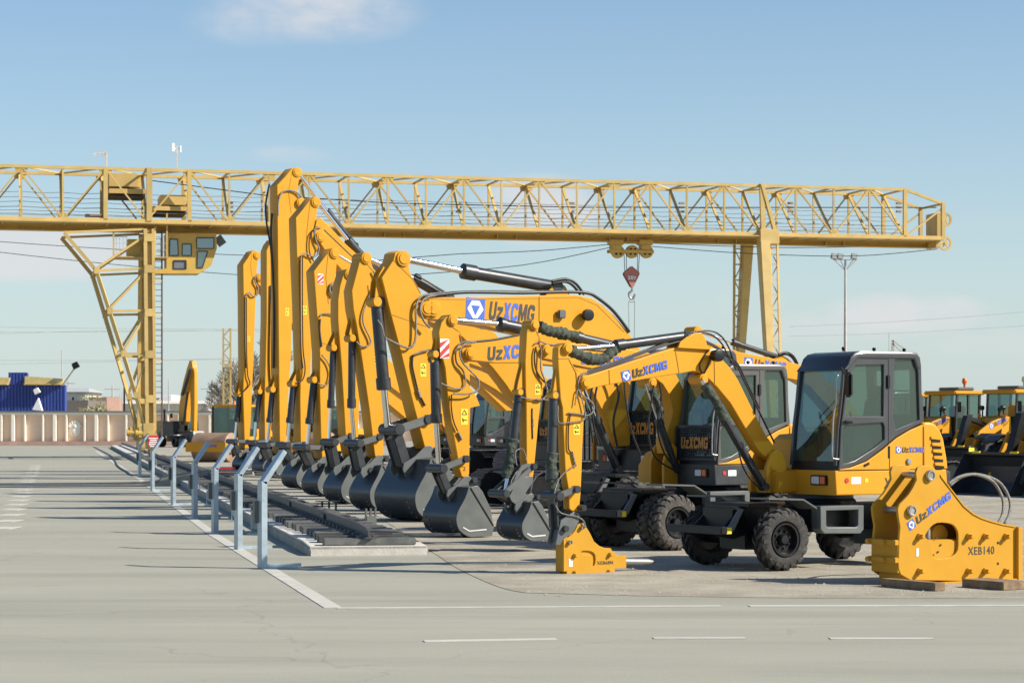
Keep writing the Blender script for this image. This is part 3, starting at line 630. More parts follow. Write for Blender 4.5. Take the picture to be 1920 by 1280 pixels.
# ================================================================ SETTING
def ground_mat(name, col, col2, scale, streak=False, bump=.3):
    m = bpy.data.materials.new(name); m.use_nodes = True; nt = m.node_tree; N = nt.nodes.new; L = nt.links.new
    b = nt.nodes['Principled BSDF']; b.inputs['Roughness'].default_value = .88; b.inputs['Specular IOR Level'].default_value = .3
    tc = N('ShaderNodeTexCoord'); mp = N('ShaderNodeMapping'); L(tc.outputs['Object'], mp.inputs[0])
    if streak: mp.inputs['Scale'].default_value = (.25, 1, 1)
    mp.inputs['Rotation'].default_value = (0, 0, R(-3))
    n1 = N('ShaderNodeTexNoise'); n1.inputs['Scale'].default_value = scale; n1.inputs['Detail'].default_value = 8; n1.inputs['Roughness'].default_value = .6; L(mp.outputs[0], n1.inputs[0])
    r1 = N('ShaderNodeMapRange'); L(n1.outputs['Fac'], r1.inputs[0]); r1.inputs[1].default_value = .35; r1.inputs[2].default_value = .68
    mx = N('ShaderNodeMixRGB'); L(r1.outputs[0], mx.inputs[0]); mx.inputs[1].default_value = (*col, 1); mx.inputs[2].default_value = (*col2, 1)
    n2 = N('ShaderNodeTexNoise'); n2.inputs['Scale'].default_value = 90; n2.inputs['Detail'].default_value = 3; L(tc.outputs['Object'], n2.inputs[0])
    r2 = N('ShaderNodeMapRange'); L(n2.outputs['Fac'], r2.inputs[0]); r2.inputs[1].default_value = .3; r2.inputs[2].default_value = .7; r2.inputs[3].default_value = .74; r2.inputs[4].default_value = 1.22
    m2 = N('ShaderNodeMixRGB'); m2.blend_type = 'MULTIPLY'; m2.inputs[0].default_value = 1; L(mx.outputs[0], m2.inputs[1]); L(r2.outputs[0], m2.inputs[2]); last = m2.outputs[0]
    # tyre marks and stains with a shape of their own
    n3 = N('ShaderNodeTexNoise'); n3.inputs['Scale'].default_value = .35; n3.inputs['Detail'].default_value = 9; n3.inputs['Roughness'].default_value = .7
    mp3 = N('ShaderNodeMapping'); L(tc.outputs['Object'], mp3.inputs[0]); mp3.inputs['Scale'].default_value = (.18, 1.5, 1); mp3.inputs['Rotation'].default_value = (0, 0, R(6)); L(mp3.outputs[0], n3.inputs[0])
    r3 = N('ShaderNodeMapRange'); L(n3.outputs['Fac'], r3.inputs[0]); r3.inputs[1].default_value = .5; r3.inputs[2].default_value = .75; r3.inputs[3].default_value = 1; r3.inputs[4].default_value = .78
    m3 = N('ShaderNodeMixRGB'); m3.blend_type = 'MULTIPLY'; m3.inputs[0].default_value = 1; L(last, m3.inputs[1]); L(r3.outputs[0], m3.inputs[2]); last = m3.outputs[0]
    n5 = N('ShaderNodeTexNoise'); n5.inputs['Scale'].default_value = 1.4; n5.inputs['Detail'].default_value = 12; n5.inputs['Roughness'].default_value = .75; L(tc.outputs['Object'], n5.inputs[0])
    r5 = N('ShaderNodeMapRange'); L(n5.outputs['Fac'], r5.inputs[0]); r5.inputs[1].default_value = .62; r5.inputs[2].default_value = .80; r5.inputs[3].default_value = 1; r5.inputs[4].default_value = .8
    m5 = N('ShaderNodeMixRGB'); m5.blend_type = 'MULTIPLY'; m5.inputs[0].default_value = 1; L(last, m5.inputs[1]); L(r5.outputs[0], m5.inputs[2]); last = m5.outputs[0]
    # hairline cracks: edges of large warped cells
    nw = N('ShaderNodeTexNoise'); nw.inputs['Scale'].default_value = .8; nw.inputs['Detail'].default_value = 6; L(tc.outputs['Object'], nw.inputs[0])
    av = N('ShaderNodeVectorMath'); av.operation = 'MULTIPLY_ADD'; L(nw.outputs['Color'], av.inputs[0]); av.inputs[1].default_value = (1.6, 1.6, 0); L(tc.outputs['Object'], av.inputs[2])
    vo = N('ShaderNodeTexVoronoi'); vo.feature = 'DISTANCE_TO_EDGE'; vo.inputs['Scale'].default_value = .16; L(av.outputs[0], vo.inputs[0])
    r4 = N('ShaderNodeMapRange'); L(vo.outputs['Distance'], r4.inputs[0]); r4.inputs[1].default_value = .0005; r4.inputs[2].default_value = .0022; r4.inputs[3].default_value = .84; r4.inputs[4].default_value = 1
    m4 = N('ShaderNodeMixRGB'); m4.blend_type = 'MULTIPLY'; m4.inputs[0].default_value = 1; L(last, m4.inputs[1]); L(r4.outputs[0], m4.inputs[2]); L(m4.outputs[0], b.inputs['Base Color'])
    bp = N('ShaderNodeBump'); bp.inputs['Strength'].default_value = bump; bp.inputs['Distance'].default_value = .02; L(n2.outputs['Fac'], bp.inputs['Height']); L(bp.outputs[0], b.inputs['Normal'])
    return m
ASPH = ground_mat('worn_asphalt', (.31, .300, .238), (.375, .362, .290), .35, True)
YARD = ground_mat('gravelly_concrete', (.30, .27, .205), (.46, .42, .33), 1.1, False, .6)
LINEM = mat('road_paint', (.50, .48, .41), .8, var=.12, scale=3, dirt=.7, dirtcol=(.40, .385, .32))
def sheet(name, pts, z, m, parent=None, kind=True):
    o = pyd(name, [(x, y, z) for x, y in pts], [tuple(range(len(pts)))], m, parent)
    if kind: o['kind'] = 'structure'
    return o
GROUND = sheet('ground', [(-900, -60), (900, -60), (900, 3000), (-900, 3000)], 0, ASPH)
yp = sm2([ground(u, v) for u, v in [(828,1046),(852,1062),(905,1088),(948,1104),(985,1111)]], 4)+[ground(1200, 1117), ground(1500, 1121), ground(1920, 1122), (12, 25.5), (60, 27), (110, 200), (-32, 216), (-22, 130), ground(500, 897), ground(700, 962)]
q = MB(); n_ = len(yp); q.add([(x, y, .006) for x, y in yp]+[(x, y, -.02) for x, y in yp], [tuple(range(n_))]+[(i, (i+1) % n_, (i+1) % n_+n_, i+n_) for i in range(n_)]); struct(q.out('concrete_yard', YARD))
rail_dir = Vector((-.1953, 1, 0)).normalized(); acr = Vector((rail_dir.y, -rail_dir.x, 0))
# painted lines
def line(pa, pb, w, name='painted_line', z=.007):
    a = Vector((*pa, 0)); b = Vector((*pb, 0)); d = (b-a).normalized(); n = Vector((-d.y, d.x, 0))*w/2
    q = MB(); q.add([(p.x, p.y, zz) for zz in (.001, z) for p in (a-n, b-n, b+n, a+n)], BOXF); o = q.out(name, LINEM, GROUND); return o
g0 = ground(624, 1139); g1 = ground(497, 1066)
a = Vector((*g0, 0)); far = a+rail_dir*100+Vector((0, 0, 0))
e1 = ground(402, 1003); e2 = ground(262, 898); e3 = ground(180, 845)
line(g0, e1, .19); line(e1, e2, .19); line(e2, e3, .2)
line(ground(632, 1140), ground(1352, 1136), .15); line(ground(1405, 1136), ground(2000, 1135), .18)
for (u0, v0, u1, v1) in ((795,1202,1043,1198),(1225,1196,1398,1196),(1556,1197,1750,1197)): line(ground(u0, v0), ground(u1, v1), .16)
for i in range(22):   # broken centre line on the left
    t = i; p = Vector((*ground(-4, 992), 0)).lerp(Vector((*ground(60, 873), 0)), i/21.0)
    line((p.x, p.y), (p.x+.0, p.y+1.1), .42, 'centre_line_dash')
# ---------------- railway strip: plinth, ties, rail
RT = Fr(-2.12, 34.0, math.degrees(math.atan2(rail_dir.y, rail_dir.x)))   # x along the rail (away), y to its left
rt = root('crane_rail_track', 'long grey steel crane rail on closely spaced ties along the whitewashed concrete plinth', 'rail track', (RT.ox, RT.oy, 0), RT.h)
q = MB(); LEN = 165
q.prism([(.0, -.30), (.0, .13), (1.2, .17), (LEN, .22), (LEN, -.30)], .92, -.88); pl = q.out('plinth', CONC, rt, bevel=.03)
q = MB(); q.add([(-.005, .90, .0), (-.005, -.86, .0), (-.005, -.86, .10), (-.005, .90, .10)], [(0,1,2,3)]); q.out('whitewashed_end', WHTW, pl)
q = MB(); q.prism([(.03, .134), (1.2, .174), (LEN, .224), (LEN, .20), (.03, .1)], .90, -.86); q.out('whitewashed_top', WHTW, pl)
tm = MB(); tm.box((-.11, -.70, 0), (.11, .70, .105)); tie = None; ztop = lambda x: .13+(.04*x/1.2 if x < 1.2 else .04+.05*(x-1.2)/LEN)
x = .28; i = 0
for i in range(180):
    xx = .28+i*.52
    if tie is None: tie = tm.out('tie', RAILTOP, rt, bevel=.012); o = tie
    else: o = tie.copy(); COL.objects.link(o)
    o.location = (xx, random.uniform(-.04, .04), ztop(xx)+.004); o.rotation_euler = (0, 0, random.uniform(-.02, .02))
q = MB()
for i in range(140):
    xx = .28+i*.52
    for y in (-.11, .13): q.box((xx-.05, y-.05, ztop(xx)+.105), (xx+.05, y+.05, ztop(xx)+.15))
q.out('rail_clips', RAILM, rt)['kind'] = 'stuff'
rp = [(-.065, 0), (.065, 0), (.065, .015), (.012, .03), (.012, .125), (.036, .135), (.036, .165), (-.036, .165), (-.036, .135), (-.012, .125), (-.012, .03), (-.065, .015)]
q = MB(); vs = []; 
for xx in (.12, 1.2, LEN): 
    for y, z in rp: vs.append((xx, y+.01, z+ztop(xx)+.108))
n = 12; q.add(vs, [tuple(range(n))]+[(k*n+i, k*n+(i+1) % n, (k+1)*n+(i+1) % n, (k+1)*n+i) for k in (0, 1) for i in range(n)]); q.out('rail', RAILM, rt)
for xx in (6.2, 12.5, 19, 25.5): boxo('fish_plate', (xx-.3, .03, ztop(xx)+.14), (xx+.3, .06, ztop(xx)+.22), RAILM, rt, .004)
# little stands of bare steel beside the near rail
def stand(u, v, h, w, label, plate_=True):
    x, y = ground(u, v); o = root('steel_stand', label, 'stand', (x, y, 0), R(212)); q = MB()
    for a in (-w/2, 0, w/2): q.bar((a, 0, 0), (a, 0, h), .035, .035)
    q.out('leg', BLK if not plate_ else GRYL, o)
    if plate_: boxo('plate', (-w*.45, .02, h*.05), (w*.5, .03, h*.62), GRYL, o, .003)
    else: boxo('top_plate', (-w*.6, -.15, h), (w*.8, .15, h+.02), GRYL, o, .004)
    return o
stand(695, 990, .38, .2, 'small grey sheet steel stand at the near end of the rail below the biggest bucket')
stand(617, 962, .26, .34, 'low flat topped steel trestle on thin black legs beside the rail', False)
lo = root('loose_steel_plates', 'loose dark steel plates lying across the ties at the near rail end', 'steel plates', (-1.55, 35.0, .25), .1)
boxo('plate', (-.1, -.18, .0), (.75, .02, .035), RAILM, lo, .004); boxo('plate', (-.3, .1, .0), (.5, .28, .03), GRYL, lo, .004)
# ---------------- cable ramp crossing the rails
rx, ry = ground(235, 910)
o = root('cable_ramp', 'low tan concrete cable ramp rising from the asphalt and crossing over the rail', 'ramp', (rx, ry, 0), R(0))
q = MB(); q.prism([(-5, .0), (-5, .03), (0, .05), (1.3, .27), (2.6, .44), (4.1, .44), (4.1, .36), (2.4, .22), (1.6, .0)], -.12, .5); q.out('ramp_body', mat('ramp_concrete', (.42,.38,.31), .9, var=.15), o, bevel=.02)
tubeo('pipe', [(-9, -.2, .02), (0, -.2, .07), (1.3, -.2, .30), (2.6, -.2, .48), (4.2, -.2, .47), (4.9, -.2, .35), (6.0, -.2, .3)], .025, STL, o)
tubeo('pipe', [(-9, .6, .02), (0, .6, .07), (1.3, .6, .29), (2.6, .6, .47), (4.2, .6, .46)], .03, HOSE, o)
for k, (x0, x1) in enumerate(((4.2, 6.6),)): q = MB(); q.prism([(x0, .33), (x0, .40), (x1, .22), (x1, .12), (x0+1, .25)], -.1, .45); q.out('ramp_end', mat('ramp_concrete', (.42,.38,.31)), o, bevel=.01)
x, y = ground(398, 886); q = MB(); q.prism([(-1.3, 0), (-1.3, .22), (1.0, .24), (1.0, 0)], -.5, 1.2); kb = q.out('kerb_block', CONC, bevel=.02); kb.location = (x, y, 0)
tag(kb, 'pale concrete block with a red end face beside the rail behind the galvanised stands', 'concrete block')
boxo('red_face', (.25, -.51, .02), (1.0, -.5, .23), RED, kb, .002)
# black cable lying on the asphalt
tubeo_pts = [(*ground(u, v), .03) for u, v in [(176,838),(205,853),(214,862),(222,875),(238,885),(250,892),(285,893)]]
q = MB(); q.tube(smoothpts(tubeo_pts, 6), .035, 6); tag(q.out('black_cable', HOSE), 'black cable snaking over the asphalt beside the crane rail', 'cable')
# ---------------- bent galvanised stands
GB = []
def make_stand():
    o = root('bent_metal_stand', '', 'sign stand', (0, 0, 0), 0, 'row of bent galvanised stands beside the rail')
    q = MB()
    q.box((-.045, -.075, .0), (.045, .075, 1.19)); p = q.out('post', GALV, o, bevel=.006)
    q = MB(); q.bar((0, 0, 1.16), (.31, .0, 1.60), .15, .07, (0, 0, 1)); q.out('sloping_arm', GALV, o, bevel=.006)
    q = MB(); q.box((.05, -.035, 0), (.56, .035, .06)); q.out('foot', GALV, o, bevel=.005)
    boxo('socket_box', (-.10, .03, .62), (.03, .12, .92), GRYL, o, .008)
    return o
proto = make_stand()
SP = [(492,1065,225,'nearest and tallest looking bent galvanised stand, standing where the thick white line bends'),(447,1030,0,'second bent galvanised stand from the near end of the row'),(403,1000,0,'third bent galvanised stand, its shadow crossing the white line'),(365,972,0,'middle one of the seven bent galvanised stands'),(325,947,0,'fifth bent galvanised stand, in front of the orange roller blade'),(286,920,0,'sixth bent galvanised stand, just right of the red notice'),(262,895,0,'farthest bent galvanised stand, by the crane leg')]
SPo = []
for i, (u, v, _, lab) in enumerate(SP):
    if i == 0: o = proto
    else:
        o = proto.copy(); COL.objects.link(o)
        for ch in proto.children: c = ch.copy(); COL.objects.link(c); c.parent = o
    x, y = ground(u, v); o.location = (x, y, 0); o['label'] = lab; k = 1.0 if i < 5 else .98; o.rotation_euler = (0, 0, R(28))
# small grey meters on posts next to the plinth
def meter(u, v, lab, first=None, hgt=.42):
    x, y = ground(u, v); o = root('grey_louvred_box', lab, 'electric box', (x, y, 0), R(0), 'small grey boxes beside the plinth')
    for i in range(7): boxo('slat', (-.07, -.03, .14+i*.035), (.07, .05, .16+i*.035), GALV, o, .003)
    q = MB(); q.box((-.075, -.02, 0), (-.06, .04, .40)); q.box((.06, -.02, 0), (.075, .04, .40)); q.box((-.075, .04, .1), (.075, .05, .40)); q.out('back_plate', GALV, o)
    q = MB(); q.box((-.13, -.06, 0), (.08, .06, .03)); q.out('base_plate', GALV, o)
meter(478, 1002, 'small grey louvred box low beside the nearest bent stand'); meter(441, 978, 'small grey louvred box behind the second bent stand')
meter(393, 948, 'small grey louvred box behind the third bent stand')
for u, v, lab in ((356, 928, 'thin grey hooped rod standing by the plinth edge behind the fourth bent stand'), (281, 884, 'thin grey hooped rod standing by the plinth edge nearest the crane leg')):
    x, y = ground(u, v); q = MB(); q.tube([(0,0,0),(0,0,.5),(.05,0,.56),(.22,0,.56),(.26,0,.5),(.26,0,.1)], .012, 5); tag(q.out('hooped_rod', GALV), lab, 'rod').location = (x, y, 0)

# ---------------- perimeter wall
WY = 219.0; WX = lambda u: (u-960)/FPX*WY
wl = root('perimeter_wall', 'long pink and cream panelled boundary wall across the far side of the yard', 'wall', (0, WY, 0), 0)
px = FPX/WY; xs0 = WX(-120); xs1 = WX(760); H = 3.25
boxo('base_course', (xs0, -.35, 0), (xs1, .6, .42), BASEP, wl, .02)
boxo('wall_core', (xs0, .25, .42), (xs1, .6, H-.3), PINK, wl, .01)
q = MB(); q.box((xs0, -.2, H-.30), (xs1, .6, H-.05)); q.out('top_beam', CREAM, wl, bevel=.02)
q = MB(); q.box((xs0, -.3, H-.05), (xs1, .8, H+.08)); q.out('coping', mat('coping_dark', (.16,.15,.13), .8), wl)
u = 22-78*2
pil = {}
while u < 760:
    for (du, w, dep) in ((0, 6.2, -.3), (23.5, 3.2, -.25), (57.5, 3.4, -.25)):
        key = w
        x0 = WX(u+du); 
        if key not in pil: pil[key] = boxo('pilaster', (0, dep, .42), (w/px, .26, H-.3), CREAM, wl, .02); o = pil[key]
        else: o = pil[key].copy(); COL.objects.link(o)
        o.location = (x0, 0, 0)
    for (du, w) in ((6.2, 17.3), (26.7, 30.8), (60.9, 17.1)):
        if ('p', w) not in pil: pil[('p', w)] = boxo('panel', (0, .17, .42), (w/px, .252, H-.3), PINK, wl, .01); o = pil[('p', w)]
        else: o = pil[('p', w)].copy(); COL.objects.link(o)
        o.location = (WX(u+du), 0, 0)
    u += 78.0
# relief emblem on the wall (a cotton boll shape)
em = MB(); cx, cz = WX(140.5), 1.45
for k in range(7):
    th = R(90+(k-3)*27); em.bar((cx+math.cos(th)*.15, .10, cz+.35+math.sin(th)*.1), (cx+math.cos(th)*.62, .04, cz+.35+math.sin(th)*.62), .16, .2)
em.lathe((cx, .16, cz-.12), (cx, -1, cz-.12), [(0, .5), (.12, .46), (.2, .3)], 16); em.lathe((cx, .16, cz+.12), (cx, -1, cz+.12), [(0, .52), (.1, .48), (.18, .3)], 16); em.lathe((cx, .1, cz+.4), (cx, -1, cz+.4), [(0, .22), (.15, .2), (.2, .1)], 12)
o = em.out('relief_emblem', CREAM, wl, smooth=40)
# ---------------- blue corrugated hall with a yellow crane beam
BY = 236.0; BX = lambda u, Y=BY: (u-960)/FPX*Y; BZ = lambda v, Y=BY: EYE-(v-HOR)*Y/FPX
bl = root('blue_hall', 'blue corrugated metal hall rising behind the wall at the left edge', 'building', (0, BY, 0), 0)
def corr(name, x0, x1, z0, z1, y, m, par, pitch=.34, dep=.10):
    q = MB(); x = x0; pts = []
    while x < x1: pts += [(x, 0), (x+pitch*.3, 0), (x+pitch*.42, -dep), (x+pitch*.88, -dep)]; x += pitch
    pts.append((x1, 0)); vs = []
    for px_, py_ in pts: vs += [(px_, y+py_, z0), (px_, y+py_, z1)]
    q.add(vs, [(2*i, 2*i+2, 2*i+3, 2*i+1) for i in range(len(pts)-1)]); return q.out(name, m, par)
corr('blue_wall', BX(-140), BX(122), 0, BZ(721), 0, BLUE, bl); corr('blue_wall', BX(16), BX(48), BZ(721), BZ(698), -.05, BLUE, bl)
boxo('hall_side', (BX(-140), .02, 0), (BX(122), .9, BZ(722)), BLUE, bl, .01); boxo('hall_tower', (BX(16.3), 0, BZ(722)), (BX(47.7), 1.5, BZ(698.5)), BLUE, bl, .01)
for (u0, u1, v0) in ((-140, 21, 703), (48, 120, 705)):
    q = MB(); q.prism([(BX(u0), BZ(v0)), (BX(u1), BZ(v0+5)), (BX(u1-4), BZ(721)), (BX(u0), BZ(721))], -.6, .5); o = q.out('yellow_crane_beam', mat('pale_beam_yellow', (.6,.47,.2), .6), bl, bevel=.05)
    q = MB(); q.box((BX(u0), -.9, BZ(719)), (BX(u1-4), .5, BZ(721.5))); q.out('beam_flange', CRN, o)
def flood(name, x, y, z, dx, dz, lab, m=WHT, s=1.0):
    o = root(name, lab, 'floodlight', (x, y, z), 0); q = MB(); q.bar((0, 0, 0), (dx, -.8, dz), .12, .12); q.out('bracket', GREYC, o)
    q = MB(); q.prism([(dx-.25*s, dz-.45*s), (dx+.45*s, dz-.1*s), (dx+.1*s, dz+.5*s), (dx-.5*s, dz+.2*s)], -1.3, -.8); q.out('lamp_housing', m, o, bevel=.04)
    return o
flood('floodlight', BX(118), BY-.2, BZ(722), 1.6, 2.0, 'dark floodlight on a raised arm at the right corner of the blue hall', BLK, .9)
o = flood('floodlight', BX(69), BY-.2, BZ(723), .3, -.6, 'white floodlight hanging on the front of the blue hall under the yellow beam', WHT, .8)
q = MB(); q.prism([(.5, -1.3), (.9, -2.6), (-.1, -2.5)], -1.6, -.9); q.out('lamp_shade', WHT, o)
for (u, vt, vb) in ((105, 655, 706),): q = MB(); q.cyl((0,0,0), (0,0,BZ(vt)-BZ(vb)), .05, 6); tag(q.out('roof_antenna', GREYC), 'thin roof antenna rising above the blue hall', 'antenna').location = (BX(u), BY+3, BZ(vb))
# ---------------- far houses, sheds, poles
def house_far(label, u0, u1, vt, Y, m, roof=None, rv=0, wins=(), cat='building', depth=12, name='far_house'):
    x0, x1 = (u0-960)/FPX*Y, (u1-960)/FPX*Y; zt = EYE-(vt-HOR)*Y/FPX
    o = root(name, label, cat, ((x0+x1)/2, Y, 0), 0); hw = (x1-x0)/2
    boxo('walls', (-hw, 0, 0), (hw, depth, zt), m, o, .03)
    if roof is not None:
        rh = rv*Y/FPX; q = MB(); q.add([(-hw-.6,-.7,zt+.02),(hw+.6,-.7,zt+.02),(hw+.6,depth+.7,zt+.02),(-hw-.6,depth+.7,zt+.02),(-hw*.7,depth/2,zt+rh),(hw*.7,depth/2,zt+rh)], [(0,1,5,4),(1,2,5),(2,3,4,5),(3,0,4),(3,2,1,0)]); q.out('roof', roof, o)
    for (a, b, c, d) in wins:
        xa, xb = (a-960)/FPX*Y-(x0+x1)/2, (c-960)/FPX*Y-(x0+x1)/2; za, zb = EYE-(b-HOR)*Y/FPX, EYE-(d-HOR)*Y/FPX
        f = boxo('window', (xa, -.06, zb), (xb, .02, za), WHT, o, .01); boxo('pane', (xa+.15, -.08, zb+.15), (xb-.15, -.061, za-.15), DARKI, f, .005)
    return o
house_far('white far house with a greenish hipped roof and one dark window', 100, 160, 735, 300, mat('white_house', (.72,.68,.58), .9), ROOFG, 9, ((133,742,141,752),))
house_far('low dark flat shed in front of the white far house', 118, 165, 750, 268, mat('dark_shed', (.16,.14,.12), .9), name='far_shed', cat='shed')
house_far('reddish brown flat far shed in the scrub', 166, 200, 744, 290, mat('brown_shed', (.32,.2,.15), .9), name='far_shed', cat='shed')
house_far('long low pale roofed warehouse stretching behind the wall', 196, 430, 757, 330, mat('pale_shed', (.62,.57,.48), .9), mat('pale_roof', (.62,.58,.5), .9), 7, name='far_warehouse', cat='warehouse')
house_far('small bright white building with a flat roof behind the crane ladder', 289, 321, 740, 345, WHT, None, 0, ((292,744,300,750),), name='white_building')
def pole(label, u, vt, Y, r=.12, arms=(), name='utility_pole', cat='pole', m=GREYC):
    h = EYE-(vt-HOR)*Y/FPX; o = root(name, label, cat, ((u-960)/FPX*Y, Y, 0), 0)
    q = MB(); q.lathe((0,0,0), (0,0,1), [(0, r), (h, r*.55)], 8); q.out('shaft', m, o, smooth=50)
    for (z, w) in arms: q = MB(); q.bar((-w/2, 0, h-z), (w/2, 0, h-z), .12, .12); q.out('crossarm', m, o)
    return o
pole('tall thin power pole with two crossarms beyond the scrub', 211, 722, 340, .18, ((.6, 2.4), (1.8, 2.0)))
pole('dark leaning looking post just left of the crane leg', 233, 709, 232, .14, (), m=BLK); 
pole('thin mast above the white building', 316, 712, 300, .10); pole('short power pole right of the blue hall corner', 128, 712, 330, .12, ((.5, 2.0),))
pole('left one of the pair of thick chimney poles near the far right trees', 398, 715, 300, .3); pole('right one of the pair of thick chimney poles near the far right trees', 402, 716, 302, .3)
pole('thin bare pole left of the chimney pair', 389, 727, 290, .1); pole('taller thin pole between the chimney pair and the lattice tower', 408, 710, 290, .09, ((1.2, 1.0),)); pole('short pole with crossarm near the left thin bare pole', 394, 722, 310, .09, ((.5, 2.6),))
pole('small pole in the scrub left of the crane', 225, 739, 300, .07); pole('small slanting stick in the scrub left of the crane', 229, 735, 305, .06)
# lattice tower of another crane
TYd = 240; o = root('lattice_tower', 'slim yellowish lattice tower far behind the left excavator', 'tower', ((425.5-960)/FPX*TYd, TYd, 0), 0); q = MB(); hw = .38; Ht = EYE+(797-615)/FPX*TYd
for sx in (-hw, hw):
    for sy in (-hw, hw): q.bar((sx, sy, 0), (sx, sy, Ht), .09, .09)
q.out('leg', CRN, o); q = MB(); nz = 14
for i in range(nz):
    z0, z1 = Ht*i/nz, Ht*(i+1)/nz
    for y in (-hw, hw): q.bar((-hw, y, z0), (hw, y, z1) if i % 2 else (hw, y, z0), .06, .06); q.bar((-hw if i % 2 else hw, y, z0), (hw if i % 2 else -hw, y, z1), .05, .05)
q.out('lattice', CRN, o); boxo('platform', (-hw-.1, -hw-.2, BZ(690, TYd)), (hw+.2, hw+.2, BZ(688, TYd)), CRN, o, .02)
# power lines
wi = 0
for (pa, pb, sag, Y, lab) in [((-40,468),(505,519),4,215,'upper slack black wire crossing behind the crane leg on the left'),((-40,450),(500,480),3,215,'second slack black wire from the left edge'),((-60,628),(900,640),-14,420,'faint power line, highest of the far left bundle'),((-60,622),(900,604),6,430,'faint power line, second of the far left bundle'),((-60,612),(900,616),3,440,'faint power line, third of the far left bundle'),((-60,683),(900,650),5,380,'faint power line, low on the left sky'),((-60,675),(900,664),4,385,'faint power line, just above the lowest left wire'),((1480,612),(2050,572),5,420,'faint power line in the right sky'),((1480,630),(2050,600),5,425,'lower faint power line in the right sky')]:
    P0 = Vector(((pa[0]-960)/FPX*Y, Y, EYE-(pa[1]-HOR)*Y/FPX)); P1 = Vector(((pb[0]-960)/FPX*Y, Y, EYE-(pb[1]-HOR)*Y/FPX)); q = MB(); pts = []
    for i in range(13): t = i/12; p = P0.lerp(P1, t); p.z -= sag*Y/FPX*4*t*(1-t)*1.0; pts.append(p)
    q.tube(pts, .03 if Y < 300 else .035, 4); tag(q.out('power_line', HOSE if Y < 300 else GREYC), lab, 'wire')
# ---------------- bare trees and scrub
def bare_tree(u, Y, h, label, spread=1.0, seed=1, name='bare_tree', m=BARK, dens=4):
    rnd = random.Random(seed); o = root(name, label, 'tree', ((u-960)/FPX*Y, Y, 0), 0); tr = MB(); cr = MB()
    def grow(p, d, L, r, lv):
        e = p+d*L; (tr if lv < 2 else cr).bar(p, e, r*1.6, r*1.6)
        if lv >= 5: return
        for k in range(dens if lv else 5):
            nd = (d+Vector((rnd.uniform(-1,1), rnd.uniform(-1,1), rnd.uniform(-.3,.7)))*.75*spread).normalized()
            grow(p+d*L*rnd.uniform(.5, 1), nd, L*rnd.uniform(.55,.8), max(r*.6, .02), lv+1)
    grow(Vector((0,0,0)), Vector((0,0,1)), h*.32, h*.018, 0)
    tr.out('trunk', m, o); cr.out('crown', m, o); return o
bare_tree(452, 262, 12.5, 'bare grey tree left of the first excavator arm', .9, 3); bare_tree(476, 270, 14.5, 'taller bare grey tree half hidden by the first excavator arm', .9, 4); bare_tree(434, 285, 9.5, 'small bare tree at the foot of the lattice tower', .9, 5)
bare_tree(182, 275, 7.6, 'wide pale leafless bush tree behind the wall between the hall and the crane', 1.3, 6, m=SCRB); bare_tree(166, 285, 7.2, 'pale thin leafless tree next to the white far house', 1.2, 8, m=SCRB)
def leafbed(label, u0, u1, vt, Y, m, seed, nleaf=3000, dep=8, name='scrub'):
    rnd = random.Random(seed); q = MB(); x0, x1 = (u0-960)/FPX*Y, (u1-960)/FPX*Y; zt = EYE-(vt-HOR)*Y/FPX
    for i in range(nleaf):
        fx = rnd.random(); x = x0+(x1-x0)*fx; top = zt*(.78+.22*math.sin(fx*17+seed)*math.sin(fx*7.3)); z = top*(1-rnd.random()**1.8*.9); y = rnd.uniform(0, dep); s = rnd.uniform(.12, .3)
        d = Vector((rnd.uniform(-1,1), rnd.uniform(-1,1), rnd.uniform(-1,1))).normalized(); e = d.cross(Vector((0,0,1)) if abs(d.z) < .9 else Vector((1,0,0))).normalized()
        c = Vector((x, Y+y, z)); q.add([c-d*s, c+e*s*.5, c+d*s, c-e*s*.5], [(0,1,2,3)])
    return stuff(tag(q.out(name, m), label, 'scrub'))
leafbed('low pale olive scrub just behind the perimeter wall', 118, 205, 758, 250, SCRB, 2)
leafbed('pale blossoming shrubs behind the wall near the lattice tower', 370, 432, 757, 262, mat('blossom', (.55,.5,.42), .9, var=.3, scale=3), 5, 2600)
leafbed('brown leafless thicket behind the wall right of the tower', 425, 560, 742, 290, BARK, 9, 2200)

# ================================================================ GANTRY CRANE
CF = Fr(-20.7, 130.0, 13.6)
cr = root('gantry_crane', 'huge yellow lattice gantry crane spanning the yard above the excavators', 'gantry crane', (CF.ox, CF.oy, 0), CF.h)
D = 3.4
zb = CF.p(275, 414.5, 0)[1]; zt = CF.p(275, 318, 0)[1]
nodes = [-190, -115, -38, 40, 118, 198, 275, 355, 430, 505, 580, 654, 727, 799, 870, 940, 1011, 1082, 1152, 1220, 1288, 1358, 1427, 1492, 1563, 1630, 1697]
NX = [CF.p(u, 418, 0)[0] for u in nodes]
kinds = 'BTBTBTBTBTTBTBTBTBTTBTBTBTB'
diag = []   # (bay, rising?)
up = {0:1,1:0,2:1,3:0,4:1,5:0,6:1,7:0,8:1,9:1,10:0,11:1,12:0,13:1,14:0,15:1,16:0,17:1,18:1,19:0,20:1,21:0,22:1,23:0,24:1,25:0}
xe = CF.p(1768, 437, 0)[0]
def member(name, p0, p1, w, h=None, m=CRN, par=None): q = MB(); q.bar(p0, p1, w, h or w); return q.out(name, m, par or cr)
